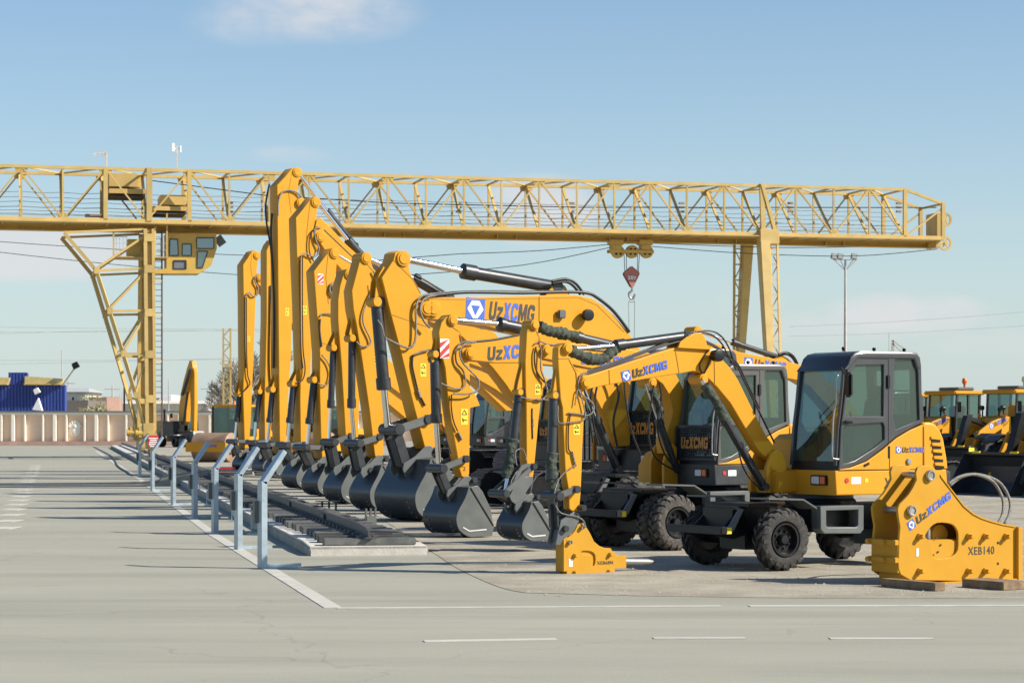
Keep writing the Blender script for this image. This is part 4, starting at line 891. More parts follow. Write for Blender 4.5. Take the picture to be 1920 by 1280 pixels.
for y, off in ((0, 0), (D, 0)):
    member('top_chord', (NX[0], y, zt), (NX[-1], y, zt), .16, .18); member('bottom_chord', (NX[0], y, zb), (xe, y, zb), .2, .2)
    for i, x in enumerate(NX):
        heavy = nodes[i] in (198, 355, 1697)
        if nodes[i] != 275 or y: member('truss_post', (x, y, zb), (x, y, zt), .24 if heavy else .11, .2 if heavy else .1)
        if kinds[i] == 'T':
            q = MB(); q.prism([(x-.4, zt+.05), (x+.4, zt+.05), (x+.3, zt-.35), (x-.3, zt-.35)], y-.04, y+.04); q.out('gusset', CRN, cr)
        else:
            q = MB(); q.prism([(x-.4, zb), (x+.4, zb), (x+.12, zb+.4), (x-.12, zb+.4)], y-.04, y+.04); q.out('gusset', CRN, cr)
    for i in range(len(NX)-1):
        a, b = NX[i], NX[i+1]; r_ = up.get(i, 1)
        member('truss_diagonal', (a, y, zb if r_ else zt), (b, y, zt if r_ else zb), .12, .085)
    member('end_chord', (NX[-1], y, zt), (xe, y, CF.p(1768, 382, 0)[1]), .16); member('end_post', (xe, y, zb-.1), (xe, y, CF.p(1768, 380, 0)[1]), .22)
    member('end_diagonal', (NX[-1], y, zb), (xe, y, CF.p(1768, 390, 0)[1]), .1)
for i, x in enumerate(NX):
    member('cross_tie', (x, 0, zt), (x, D, zt), .1); 
    member('portal_diagonal', (x, .1, zb), (x, D-.05, zt-.1), .16, .1)
    if i < len(NX)-1: member('wind_brace', (x, 0 if i % 2 else D, zt+.02), (NX[i+1], D if i % 2 else 0, zt+.02), .1, .08)
member('cross_tie', (xe, 0, CF.p(1768,382)[1]), (xe, D, CF.p(1768,382)[1]), .12)
q = MB(); q.box((NX[0], -.3, zb-.17), (xe, D+.3, zb-.105)); q.out('walkway', CRN, cr)
yb = 1.75; zbt = zb-.18; zbb = CF.p(275, 436, yb-.25)[1]
q = MB(); q.box((NX[0], yb-.02, zbb+.05), (xe-.3, yb+.02, zbt)); q.box((NX[0], yb-.27, zbb), (xe-.3, yb+.27, zbb+.05)); q.box((NX[0], yb-.27, zbt-.05), (xe-.3, yb+.27, zbt-.002)); q.out('runway_beam', mat('beam_ochre', (.60,.38,.08), .55, var=.1, scale=1, dirt=.3, dirtcol=(.5,.36,.12)), cr)
for i in range(len(NX)-1):
    for f in (.05, .55): x = NX[i]+(NX[i+1]-NX[i])*f; q = MB(); q.box((x-.03, yb-.26, zbb+.06), (x+.03, yb-.03, zbt-.06)) if i % 3 == 0 else q.box((x-.05, -.25, zb-.24), (x+.05, D, zb-.172)); q.out('stiffener', CRN, cr)
# wires strung along the girder
q = MB()
for (y, dz, s) in ((.2,.25,.02),(.2,.5,.03),(1.2,.8,.05),(1.2,1.1,.06),(2.2,1.45,.05),(2.2,1.75,.06),(3.2,.6,.04),(3.2,1.0,.05)):
    for i in range(len(NX)-1):
        a, b = NX[i], NX[i+1]; q.tube([(a, y, zb+dz), ((a+b)/2, y, zb+dz-s), (b, y, zb+dz)], .014, 4)
q.out('festoon_wire', STL, cr)
q = MB(); q.tube([(CF.p(285, 335)[0], 1, CF.p(285, 335)[1]), (CF.p(500, 363)[0], 1, CF.p(500,363)[1]), (CF.p(740,378)[0], 1, CF.p(740,378)[1]), (CF.p(1100,386)[0],1,CF.p(1100,386)[1]), (xe, 1, CF.p(1750,386)[1])], .03, 5); q.out('drive_rope', HOSE, cr)
# insulator brackets
for u in (432, 647, 860, 1072, 1278, 1482, 1685):
    x, z = CF.p(u, 392, 2.6); q = MB()
    for k in (-.22, .05, .3): q.box((x-.16, 2.5, z+k), (x+.16, 2.7, z+k+.12))
    q.out('wire_bracket', mat('old_bracket', (.3,.22,.15), .8), cr)
# end sheaves
for v in (412, 456):
    x, z = CF.p(1772, v, .6); o_ = MB(); 
    for k in range(24):
        t0, t1 = 2*math.pi*k/24, 2*math.pi*(k+1)/24; o_.bar((x+.40*math.cos(t0), .6, z+.40*math.sin(t0)), (x+.40*math.cos(t1), .6, z+.40*math.sin(t1)), .12, .1, (0,1,0))
    for k in range(6): t0 = math.pi*k/3; o_.bar((x, .6, z), (x+.38*math.cos(t0), .6, z+.38*math.sin(t0)), .06, .06, (0,1,0))
    o_.cyl((x, .45, z), (x, .75, z), .1, 10); o_.bar((x-.5, .6, z), (x, .6, z), .16, .16); o_.out('end_sheave', CRN, cr, smooth=40)
boxo('end_plate', (xe-.35, .3, CF.p(1755, 463)[1]), (xe-.02, 1.8, CF.p(1755, 398)[1]), CRN, cr, .02)
# left rigid leg (near and far frames)
def lat_leg(y0, y1, near):
    """frame in a plane leaning from y=y0 at the top to y=y1 at the ground"""
    f = lambda u, v: CF.p(u, v, 0)
    zz0 = zb; 
    def pt(u, v): x, z = f(u, v); t = max(0, min(1, (zz0-z)/zz0)); return Vector((x, y0+(y1-y0)*t, z))
    a, b = pt(279, 430), pt(279, 806); w = .56
    q = MB()
    q.bar(a+Vector((-w*.38,0,0)), b+Vector((-w*.38,0,0)), .40, .20, (1,0,0)) ; q.bar(a+Vector((w*.40,0,0)), b+Vector((w*.40,0,0)), .40, .16, (1,0,0)); q.bar(a+Vector((0,.08,0)), b+Vector((0,.08,0)), .1, w*.8, (1,0,0)); q.out('main_post', CRN, cr)
    for v in (446, 505, 587, 665, 748, 800): p = pt(279, v); q = MB(); q.box((p.x-w*.52, p.y-.24, p.z-.22), (p.x+w*.52, p.y+.22, p.z+.22)); q.out('batten_plate', CRN, cr)
    for i in range(22): p = pt(283, 455+i*16); q = MB(); q.box((p.x-.02, p.y-.17, p.z-.05), (p.x+.16, p.y, p.z+.05)); q.out('stay_plate', CRN, cr)
    sl_ = [(120,437),(150,472),(180,508),(204,584),(229,664),(252,741),(270,806)]
    for i in range(len(sl_)-1): q = MB(); q.bar(pt(*sl_[i]), pt(*sl_[i+1]), .16, .2); q.out('raking_leg', CRN, cr)
    for (u, v) in sl_[2:6]: p = pt(u, v); q = MB(); q.box((p.x-.12, p.y-.12, p.z-.18), (p.x+.18, p.y-.09, p.z+.18)); q.out('gusset', CRN, cr)
    for (a_, b_) in (((180,508),(272,504)), ((204,584),(272,583)), ((229,664),(272,664)), ((252,744),(272,746)), ((180,504),(272,442)), ((206,578),(270,512)), ((232,656),(270,595)), ((252,735),(272,678)), ((120,436),(270,430))):
        q = MB(); q.bar(pt(*a_), pt(*b_), .14, .13); q.out('leg_brace', CRN, cr)
lat_leg(0, -1.6, True); lat_leg(D, D+1.8, False)
x0, _ = CF.p(180, 508); 
for (u, v) in ((180,508),(229,664),(279,505),(279,664)):
    x, z = CF.p(u, v); t = (zb-z)/zb; member('leg_tie', (x, -1.6*t, z), (x, D+1.8*t, z), .12)
# mast extension through the girder at the leg
member('truss_post', (CF.p(280,420)[0], 0, zb), (CF.p(280,420)[0], 0, zt+.1), .32, .3)
# bogies
def bogie(x, y, nm='bogie'):
    q = MB(); z0 = .36
    q.box((x-.26, y-1.0, z0+.25), (x+.26, y+1.0, z0+1.15)); q.box((x-.5, y-.5, z0+.7), (x+.1, y+.3, z0+1.7)); q.box((x-.75, y-.45, z0+.9), (x-.4, y+.1, z0+1.5)); o = q.out(nm, CRN, cr, bevel=.03)
    for yy in (-.7, .7): q = MB(); q.cyl((x-.12, y+yy, z0+.25), (x+.12, y+yy, z0+.25), .27, 18); q.out('bogie_wheel', CRN, o, smooth=40)
    q = MB(); q.cyl((x-.9, y-.3, z0+1.15), (x-.3, y-.3, z0+1.15), .2, 12); q.out('drive_motor', CRND, o, smooth=40)
BX0 = CF.p(279, 838)[0]
bogie(BX0, -1.7); bogie(BX0, D+1.9); member('sill_beam', (BX0, -1.7, 1.5), (BX0, D+1.9, 1.5), .4, .4)
# notice board on the near bogie
x0, z0 = CF.p(278, 838, -2.75); x1, z1 = CF.p(297, 816, -2.75)
sg = boxo('notice_board', (x0, -2.75, z0), (x1, -2.72, z1), RED, cr, .01); w_ = x1-x0
for i, f in enumerate((.9,.68,.82,.9,.7)): zz = z1-.1-(z1-z0-.1)*(i+.5)/5; boxo('notice_text_line', (x0+w_*(1-f)/2, -2.756, zz-.035), (x1-w_*(1-f)/2, -2.751, zz+.03), WHT, sg, .001)
member('notice_post', ((x0+x1)/2, -2.7, 0.3), ((x0+x1)/2, -2.7, z1), .08)
# right flexible leg: near and rear tapered boxes with ladder lattices
def rleg(u0, u1, y0, y1, lu, lu2):
    xa = CF.p(u0, 450, y0)[0]; zz = CF.p(u0, 452, y0)[1]; zl = .9; tm_ = (zz-CF.p(u1, 660, y0)[1])/(zz-zl); ym_ = y0+(y1-y0)*tm_
    xb = CF.p(u1, 660, ym_)[0]; xt = xa+(xb-xa)/tm_
    # box tapering to the ground
    vs = []
    for (x, y, z, w, d) in ((xa, y0, zz, .62, .8), (xt, y1, zl, .32, .5)):
        for i, j in ((-1,-1),(1,-1),(1,1),(-1,1)): vs.append((x+i*w/2, y+j*d/2, z))
    q = MB(); q.add(vs, BOXF); q.out('flexible_leg', CRN, cr, bevel=.02)
    lx = CF.p(lu, 450, y0)[0]; q = MB(); lx2 = CF.p(lu2, 660, ym_)[0]; lx2 = lx+(lx2-lx)/tm_
    for dx in (0, .5): q.bar((lx+dx, y0, zz), (lx2+dx, y1, zl), .13, .13)
    q.out('ladder_stile', CRN, cr)
    n = 13
    for i in range(n): t = (i+.5)/n; z = zz+(zl-zz)*t; y = y0+(y1-y0)*t; l_ = lx+(lx2-lx)*t; q = MB(); q.bar((l_, y, z), (l_+.5, y, z), .08, .08); q.bar((l_+(.5 if i % 2 else 0), y, z), (l_+(0 if i % 2 else .5), y, z+(zl-zz)/n), .06, .06); q.out('rung', CRN, cr)
rleg(1431, 1441, 0, -2.4, 1443, 1448); 
xr = CF.p(1404, 455, D)[0]; rleg(1401, 1388, D, D+2.4, 1377, 1376)
for (a_, b_) in (((1427, 345), (1430, 440)), ((1427,345),(1452,435))): member('hanger', (*[CF.p(a_[0], a_[1])[0]], -.1, CF.p(*a_)[1]), (CF.p(b_[0], b_[1])[0], -.1, CF.p(*b_)[1]), .28, .2)
boxo('leg_head', (CF.p(1422, 450)[0], -.35, CF.p(1422, 458)[1]), (CF.p(1458, 450)[0], .3, CF.p(1422, 430)[1]), CRN, cr, .03)
XR = CF.p(1443, 760, -2.2)[0]; XR2 = CF.p(1386, 760, D+2.2)[0]; bogie(XR, -2.4); bogie(XR2, D+2.4); member('sill_beam', (XR, -2.4, 1.5), (XR2, D+2.4, 1.5), .4, .4)
# platforms with winch housings
def bx3(name, u0, v0, u1, v1, y0, y1, m=CRN, par=None, bev=.02): x0, z1 = CF.p(u0, v0, y0); x1, z0 = CF.p(u1, v1, y0); return boxo(name, (x0, y0, z0), (x1, y1, z1), m, par or cr, bev)
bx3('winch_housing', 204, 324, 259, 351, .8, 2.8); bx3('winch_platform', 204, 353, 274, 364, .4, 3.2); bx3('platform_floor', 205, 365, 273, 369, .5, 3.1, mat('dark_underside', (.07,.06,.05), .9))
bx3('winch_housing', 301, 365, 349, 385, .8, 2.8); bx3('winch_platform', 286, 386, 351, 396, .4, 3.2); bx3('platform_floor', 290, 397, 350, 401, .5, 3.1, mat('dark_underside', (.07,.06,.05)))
bx3('winch_drum', 258, 328, 264, 352, 1.2, 1.9, CRND); bx3('walkway_junk', 160, 401, 196, 406, .6, 1.3, mat('old_bracket', (.3,.22,.15)))
# operator cab
cp = [(312,437),(405.5,437),(407,465),(396,498),(374,513),(290,513),(290,506),(312,503)]; CY = .9
wn = [[(368.7,446),(401,446),(401,466),(369,466)], [(370,471),(389.5,471),(379.5,502),(369.7,502)], [(342,457.5),(358.5,457.5),(358.8,479),(341.5,479)], [(318.5,448),(333,449),(334.5,479),(318,479)], [(325.5,488.5),(349,488.5),(349,504),(325.5,504)]]
pc = lambda l, y=CY: CF.poly(l, y)
cb = plate('operator_cab', [pc(cp)]+[pc(w_) for w_ in wn], CY, CY+.06, CRND, cr, .02)
q = MB(); q.prism(pc(cp), CY+1.5, CY+1.56); q.out('cab_back', CRND, cb)
q = MB(); cc = pc(cp); n = len(cc); q.add([(x, y, z) for x, z in cc for y in (CY+.03, CY+1.53)], [(2*i, 2*((i+1) % n), 2*((i+1) % n)+1, 2*i+1) for i in range(n)]); q.out('cab_shell', CRND, cb)
for i, w_ in enumerate(wn):
    q = MB(); q.prism(pc(w_), CY+.02, CY+.03); q.out('cab_window', GLSB if i != 4 else mat('dull_pane', (.16,.18,.2), .3), cb)
    wx = pc(w_); q = MB()
    for k in range(len(wx)): a_, b_ = wx[k], wx[(k+1) % len(wx)]; q.bar((a_[0], CY-.01, a_[1]), (b_[0], CY-.01, b_[1]), .05, .06)
    q.out('window_frame', GRY, cb)
q = MB(); a_ = CF.P(407, 444, CY+.5); b_ = CF.P(418, 459, CY+.5); q.bar(a_, b_, .5, .06, (0,1,0)); q.out('cab_spotlight', GRYL, cb)
bx3('electric_cabinet', 239, 448, 264, 481, .3, 1.0, CRND); 
# balcony around the cab
bx3('balcony_floor', 213, 480, 315, 484, -.1, 1.9)
for (u, v0, v1) in ((213,432,482),(291,425,482),(313,400,484)): x, z = CF.p(u, v0, 0); x2, z2 = CF.p(u, v1, 0); member('balcony_post', (x, 0, z), (x, 0, z2), .09)
q = MB()
for u in (218, 224, 231, 237, 296, 301, 306): a_, b_ = CF.P(u, 446, .2), CF.P(u, 482, .2); q.bar(a_, b_, .03, .03)
for v in (444, 456, 469): q.bar(CF.P(214, v, .2), CF.P(239, v, .2), .03, .03); q.bar(CF.P(291, v, .2), CF.P(313, v, .2), .03, .03)
q.out('guard_rail', GREYC, cr)
# ladder
x0, x1 = CF.p(290, 600, 1.2)[0], CF.p(303.5, 600, 1.2)[0]; zt_, zl_ = CF.p(300, 432, 1.2)[1], 1.2
member('ladder_rail', (x1, 1.2, zl_), (x1, 1.2, zt_), .09, .09, mat('ladder_dark', (.10,.07,.07), .6)); member('ladder_rail', (x0, 1.2, zl_), (x0, 1.2, zt_), .05, .05, mat('ladder_dark', (.10,.07,.07)))
q = MB(); i = 0; z = zl_
while z < zt_: q.bar((x0, 1.2, z), (x1, 1.2, z), .035, .035); z += .33
q.out('ladder_rung', mat('ladder_dark', (.10,.07,.07)), cr)
for v in (526, 590, 677, 752): z = CF.p(290, v, 1.2)[1]; member('ladder_bracket', (x0-.4, 1.0, z), (x1, 1.2, z), .08)
# wind vane mast and gallows on top
q = MB(); a_ = CF.P(200, 318, 1.0); b_ = CF.P(200, 286, 1.0); c_ = CF.P(174, 289, 1.0); q.bar(a_, b_, .12, .12); q.bar(b_, c_, .09, .09); q.bar(b_+Vector((0,0,-.12)), c_+Vector((.1,0,-.1)), .05, .05); q.bar(CF.P(194,288,1), CF.P(194,293,1), .08, .08); q.out('rope_gallows', WHTW, cr)
q = MB(); a_ = CF.P(332, 320, 1.5); b_ = CF.P(332, 274, 1.5); q.bar(a_, b_, .08, .08); q.out('antenna_mast', WHTW, cr)
q = MB(); a_ = CF.P(325, 278, 1.5); q.box((a_.x-.1, 1.35, a_.z-.22), (a_.x+.08, 1.6, a_.z+.28)); q.bar(CF.P(325,279,1.5), CF.P(340,279,1.5), .05, .05); a_ = CF.P(339, 280, 1.5); q.box((a_.x-.06, 1.4, a_.z-.2), (a_.x+.04, 1.6, a_.z+.2)); q.out('antenna_panel', WHT, cr)
# tie ropes below the girder
for (pts, lab) in (([(860,446+30),(1010,470),(1145,458)], ''), ([(760,516),(980,497),(1148,463)], ''), ([(1222,462),(1400,475),(1600,480),(1758,467)], ''), ([(1226,456),(1450,464),(1640,462),(1745,460)], ''), ([(700,497),(690,490),(860,476)], '')):
    q = MB(); q.tube(smoothpts([CF.P(u, v, yb) for u, v in pts], 5), .022, 4); q.out('traction_rope', HOSE, cr)
# trolley and hook block
tx, tz = CF.p(1185, 470, yb)
tr = root('hoist_trolley', 'yellow hoist trolley with three sheaves hanging under the crane girder', 'hoist trolley', (0, 0, 0), 0)
tr.location = cr.matrix_basis @ Vector((0, 0, 0)); tr.location = (CF.ox, CF.oy, 0); tr.rotation_euler = (0, 0, CF.h)
def tb(name, u0, v0, u1, v1, y0=yb-.35, y1=yb+.35, m=CRND): x0, z1 = CF.p(u0, v0, yb-.35); x1, z0 = CF.p(u1, v1, yb-.35); return boxo(name, (x0, y0, z0), (x1, y1, z1), m, tr, .03)
for (u0, u1) in ((1144, 1170), (1199, 1225)): tb('carriage', u0, 449, u1, 459); tb('carriage_stem', u0+4, 458, u1-4, 468)
tb('tie_bar', 1168, 454, 1200, 456); tb('side_beam', 1143, 467, 1227, 475, yb-.3, yb-.22); tb('side_beam', 1143, 467, 1227, 475, yb+.22, yb+.3)
for u in (1158, 1185, 1212):
    x, z = CF.p(u, 472, yb); q = MB(); q.lathe((x, yb-.2, z), (x, yb+.2, z), [(0,.36),(.06,.40),(.2,.34),(.34,.40),(.4,.36)], 24); q.out('sheave', CRND, tr, smooth=40)
    for k in range(4): th = math.pi*(k/2+.25); q = MB(); q.cyl((x+.2*math.cos(th), yb-.22, z+.2*math.sin(th)), (x+.2*math.cos(th), yb-.205, z+.2*math.sin(th)), .08, 8); q.out('sheave_hole', DARKI, tr)
hk = root('hook_block', 'faded red pointed hook block marked 20 hanging on ropes below the trolley', 'hook block', (CF.ox, CF.oy, 0), CF.h)
ph = [(1185,498.5),(1199,510),(1199.5,514),(1188.5,537),(1186,539),(1183,536),(1171,515),(1170.8,511)]
plate('block_cheek', [CF.poly(ph, yb-.2)], yb-.2, yb-.16, mat('faded_red', (.42,.16,.13), .7, var=.12), hk, .01); plate('block_cheek', [CF.poly(ph, yb-.2)], yb+.16, yb+.2, mat('faded_red', (.42,.16,.13)), hk, .01)
q = MB(); q.prism(CF.poly([(1185,500),(1197,511),(1187,535),(1184,535),(1173,513)], yb-.2), yb-.16, yb+.16); q.out('block_body', BLK, hk)
a_ = CF.P(1177.5, 524, yb-.21); lettering('capacity_lettering', '20т', (a_.x, yb-.205, a_.z), (1,0,0), (0,0,1), .23, .52, WHT, hk, shear=0, bold=.03)
q = MB(); pts = [CF.P(u, v, yb) for u, v in [(1185,538),(1185,545),(1180,549),(1179.5,555),(1184,560),(1189,557),(1190,551)]]; q.tube(smoothpts(pts, 5), .07, 8); q.out('hook', STL, hk, smooth=60)
q = MB()
for (u0, v0, u1, v1) in ((1174,474,1175,508),(1170,474,1171.5,510),(1195.5,474,1195,508),(1199,474,1197,510)): q.tube([CF.P(u0,v0,yb), CF.P(u1,v1,yb)], .022, 5)
q.out('hoist_rope', HOSE, hk)
sg = root('rope_sling', 'thin wire rope sling dangling from the hook block down behind the excavator boom', 'sling', (CF.ox, CF.oy, 0), CF.h)
q = MB()
for (pts) in ([(1185,556),(1178.5,566),(1181,700)], [(1186,556),(1190,566),(1188.5,700)], [(1179,566),(1190,566)]): q.tube([CF.P(u, v, yb) for u, v in pts], .022, 5)
q.out('wire', STL, sg)
# ---------------- light mast, right
LY = 205; lx = (1585-960)/FPX*LY; o = root('floodlight_mast', 'tall slim grey floodlight mast with three lamps behind the near excavator cab', 'light mast', (lx, LY, 0), 0)
h = EYE+(797-487)/FPX*LY; q = MB(); q.lathe((0,0,0), (0,0,1), [(0,.26),(h*.45,.2),(h*.45+.02,.15),(h,.09)], 12); q.out('mast', GREYC, o, smooth=40)
for dx, in ((-1.0,), (-.45,), (.7,), (1.0,)):
    q = MB(); q.tube(smoothpts([(0,0,h-1.0),(dx*.5,0,h-.5),(dx,0,h)], 4), .035, 5); q.out('mast_arm', GREYC, o)
for dx in (-1.05, -.5, .75): q = MB(); q.prism([(dx-.3,h+.1),(dx+.25,h),(dx+.35,h+.5),(dx-.2,h+.6)], -.3, .15); l_ = q.out('lamp', GREYC, o, bevel=.04); boxo('lamp_glass', (dx-.18, -.32, h+.14), (dx+.2, -.31, h+.44), LAMP, l_, .01)
q = MB(); q.bar((-1.1,0,h), (1.1,0,h), .06, .06); q.out('crossbar', GREYC, o)
pole('small far gantry peak above the near excavator cab roof', 1667, 624, 230, .06, (), 'far_aerial', 'aerial')
q = MB(); Y = 240; o = root('far_derrick', 'small pale lattice derrick poking above the near cab roof', 'derrick', ((1673-960)/FPX*Y, Y, 0), 0)
for a_, b_ in (((-.5,0),(0,9.2)),((.5,0),(.1,9.2)),((0,9.2),(1.4,8.2)),((0,8.9),(1.5,7.5))): q.bar((a_[0],0,a_[1]+ (0 if a_[1] else 0)), (b_[0],0,b_[1]+ .0), .14, .14)
o.location.z = EYE+(797-638)/FPX*Y-9.2; q.bar((-.5,0,0),(-.5,0,-5),.1,.1); q.out('frame', WHTW, o)

# ================================================================ EXCAVATORS
GRPX = 'excavators parked in a row with their arms upright'
def exc(label, ox, oy, h=212, group=GRPX, cat='excavator', name='excavator'):
    return Fr(ox, oy, h), root(name, label, cat, (ox, oy, 0), R(h), group)
def tarp(rt, pts, r, seed=1, name='cloth_sleeve'):
    """wrinkled cloth sleeve round a rod: lumpy tube"""
    rnd = random.Random(seed); P = smoothpts(pts, 10); q = MB(); n = 18; vs = []; fs = []; prev = None
    for k, p in enumerate(P):
        d = (P[min(k+1, len(P)-1)]-P[max(k-1, 0)]).normalized()
        a = d.cross(Vector((0, 1, 0))).normalized() if prev is None else (prev-d*prev.dot(d)).normalized(); prev = a; b = d.cross(a)
        ring = .86+.07*math.sin(k*1.3+rnd.uniform(-.9, .9))+rnd.uniform(-.05, .05)
        for i in range(n):
            th = 2*math.pi*i/n; rr = r*ring*(1+.10*math.sin(2*th+k*.35)+.08*math.sin(5*th+k*.9)+rnd.uniform(-.05, .05)); vs.append(p+(a*math.cos(th)+b*math.sin(th))*rr)
    for k in range(len(P)-1):
        for i in range(n): j = (i+1) % n; fs.append((k*n+i, k*n+j, (k+1)*n+j, (k+1)*n+i))
    q.add(vs, fs+[tuple(range(n-1,-1,-1)), tuple((len(P)-1)*n+i for i in range(n))]); return q.out(name, TARP, rt, smooth=70)
def worklamp(rt, p, r, m=BLK):
    q = MB(); q.lathe((p.x, p.y-.02, p.z), (p.x, p.y+1, p.z), [(0, r*.3), (.05, r*.35), (.08, r*.9), (.14, r), (.2, r*.96), (.205, r*.8)], 20); return q.out('work_lamp', m, rt, smooth=40)

# ---- M1: nearest small wheeled excavator with the small breaker
f1, r1 = exc('nearest small yellow wheeled excavator with charcoal cab, arm bent down to the small breaker', 3.173, 31.02)
T1 = house(r1, 1.0, 0, model='XE60W', paint=YEL, frame=YEL)
wheeled_base(r1, 1.0, False, r=.425, tr=.80, steer=R(0))
HW1 = .88
logo_at((-1.95, HW1+.016, 1.575), (-1,0,0), (0,0,1), .52, .075, r1)
cylo('fuel_cap', (-2.18, HW1+.01, 1.45), (-2.18, HW1+.04, 1.45), .045, STL, r1, c=.01)
x_, z_ = -1.6, 1.44; q = MB(); q.bar((-1.38, HW1+.018, 1.40), (-1.46, HW1+.018, 1.43), .02, .03); q.out('cover_latch', BLK, r1)
boxo('yellow_label', (-1.46, HW1, 1.17), (-1.40, HW1+.004, 1.225), STICK, r1, .001)
# boom foot bracket
LT = -.3
fo = f1.poly([(1433,923),(1434,875),(1443,850),(1453,842),(1463,849),(1469,862),(1474,880),(1476,923)], LT+.16)
for y in (LT-.2, LT+.14): plate('boom_foot', [fo], y, y+.06, YEL, r1, .012)
boxo('foot_base', (-.95, LT-.34, 1.02), (-.55, LT+.34, 1.33), YEL, r1, .02)
M1 = dict(lat=LT, W=.15, bW=.18, pinr=.055,
  arm=[(1046,672),(1047,652),(1054,646),(1062,644),(1067,648),(1068,656),(1065,671),(1076,688),(1086,702),(1092,722),(1097.5,745),(1095,782),(1092,845),(1091,880),(1089,925),(1086.5,952),(1082,958),(1073,958),(1067.5,953),(1066,917),(1060,880),(1055,764),(1051,747)],
  ear=[(1048,674),(1043,695),(1038,728),(1036,740),(1041,748),(1050,748),(1054,735),(1054,700)],
  pins=[(1062,653),(1095,717.5)], seams=[[(1047,672),(1066,671),(1080,698),(1083,735)]],
  P1=(1081,951), P2=(1050,990), L=(1046,930), I=(1081,917), bs=.8, BW=.6, bucket=False, lt=.1,
  bc=((1038,741),(1033,900),(1040,928),.062),
  boom=[(1088,712),(1094,703),(1105,703),(1140,692),(1173,681),(1229,662.5),(1260,653),(1284,647.5),(1307,646.5),(1331,655),(1351,670),(1370,690),(1383,710),(1398,740),(1415,775),(1436,815),(1458,845),(1461,853),(1452,862),(1442,863),(1421,843),(1399,805),(1370,756),(1345,726),(1328,709),(1314,699),(1300,695.5),(1276,700),(1254,703),(1198,712.5),(1143,720.5),(1120,725.5),(1100,730),(1090,726),(1086,719)],
  bpins=[(1095.5,717.5),(1316,711),(1452,851)],
  blug=[(1268,652),(1273,640),(1285,632),(1300,624),(1312,624),(1320,634),(1323,648),(1332,656)],
  ac=((1285,630),(1152,648),(1064,655),.066),
  hoses=[('b',.013,.0,(1102,700),(1140,687),(1180,672),(1225,655),(1262,643),(1290,638),(1320,641),(1350,657),(1380,684),(1398,720),(1420,765),(1452,830)),
         ('b',.013,-.05,(1102,697),(1140,684),(1180,669),(1225,652),(1262,640),(1290,635.5),(1320,638.5),(1350,654),(1382,681),(1400,717),(1424,765)),
         ('m',.010,-.09,(1102,695),(1140,682),(1180,667),(1225,650),(1262,638),(1290,634)),
         ('b',.012,.04,(1290,628),(1325,624),(1350,640),(1366,668),(1380,692)), ('b',.012,-.04,(1292,624),(1330,620),(1352,630),(1368,655),(1379,690)),
         ('m',.011,.02,(1103,699),(1090,702),(1084,722),(1092,740),(1108,752),(1114,766),(1104,778),(1084,776),(1065,774)),
         ('m',.009,.03,(1078,760),(1084,730),(1094,760),(1096,785),(1080,790),(1060,792),(1047,790),(1046,760)),
         ('b',.010,.02,(1070,775),(1066,800),(1066,840),(1072,848)), ('m',.014,.02,(1073,846),(1076,860),(1080,874)),
         ('m',.010,.05,(1079,872),(1066,880),(1050,895),(1041,918),(1040,940),(1048,958),(1060,964),(1080,968),(1093,975),(1098,988)),
         ('b',.009,.03,(1330,655),(1322,665),(1312,685),(1320,700),(1332,672))],
  stickers=[(1075,795,1087,815)])
equipment(r1, f1, M1)
SEAM = mat('seam_ochre', (.42,.2,.02), .5)
def seam(rt, fr, pts, y, w=.010):
    q = MB(); P = [fr.P(u, v, y) for u, v in pts]
    for i in range(len(P)-1): q.bar(P[i]+Vector((0,.003,0)), P[i+1]+Vector((0,.003,0)), .006, w)
    q.out('weld_seam', SEAM, rt)
seam(r1, f1, [(1266,655),(1274,701)], LT+.09); seam(r1, f1, [(1339,664),(1340,718)], LT+.09); seam(r1, f1, [(1142,693),(1143,719)], LT+.09)
worklamp(r1, f1.P(1334, 667, LT+.10), .085)
logo(f1, 1168, 714, 1254, 690, .115, LT+.098, r1)
tarp(r1, [f1.P(1068,656,LT), f1.P(1085,664,LT), f1.P(1105,672,LT), f1.P(1130,672,LT), f1.P(1150,656,LT), f1.P(1160,648,LT)], .085, 3)
tarp(r1, [f1.P(1035,848,LT), f1.P(1034,875,LT), f1.P(1036,900,LT), f1.P(1040,920,LT)], .085, 4)
for y, sd in ((LT+.17, 1), (LT-.17, 2)):
    cylinder(r1, 'lift_cylinder', f1.P(1432, 912, y), f1.P(1352, 775, y), f1.P(1316, 712, y), .058, .032)
tarp(r1, [f1.P(1322,722,LT+.2), f1.P(1340,748,LT+.2), f1.P(1352,772,LT+.2), f1.P(1362,790,LT+.2)], .07, 5)
tubeo('hose', [f1.P(1362,790,LT+.26), f1.P(1390,840,LT+.27), f1.P(1412,880,LT+.28), f1.P(1428,908,LT+.26)], .014, HOSE, r1)
tubeo('hose', [f1.P(1385,845,LT+.3), f1.P(1392,872,LT+.3), f1.P(1405,895,LT+.3), f1.P(1425,915,LT+.28)], .012, HOSE, r1)
# quick coupler
cp_ = [(1042,1020),(1052,975),(1066,966),(1078,958),(1086,962),(1087,975),(1075,997),(1056,1012),(1050,1022)]
for y in (LT-.11, LT+.08): plate('coupler_plate', [f1.poly(cp_, LT+.11)], y, y+.03, GRYL, r1, .006)
q = MB(); q.prism(f1.poly([(1046,1015),(1054,978),(1078,962),(1083,972),(1070,992),(1052,1010)], LT+.1), LT-.08, LT+.08); q.out('coupler_body', GRY, r1, bevel=.01)
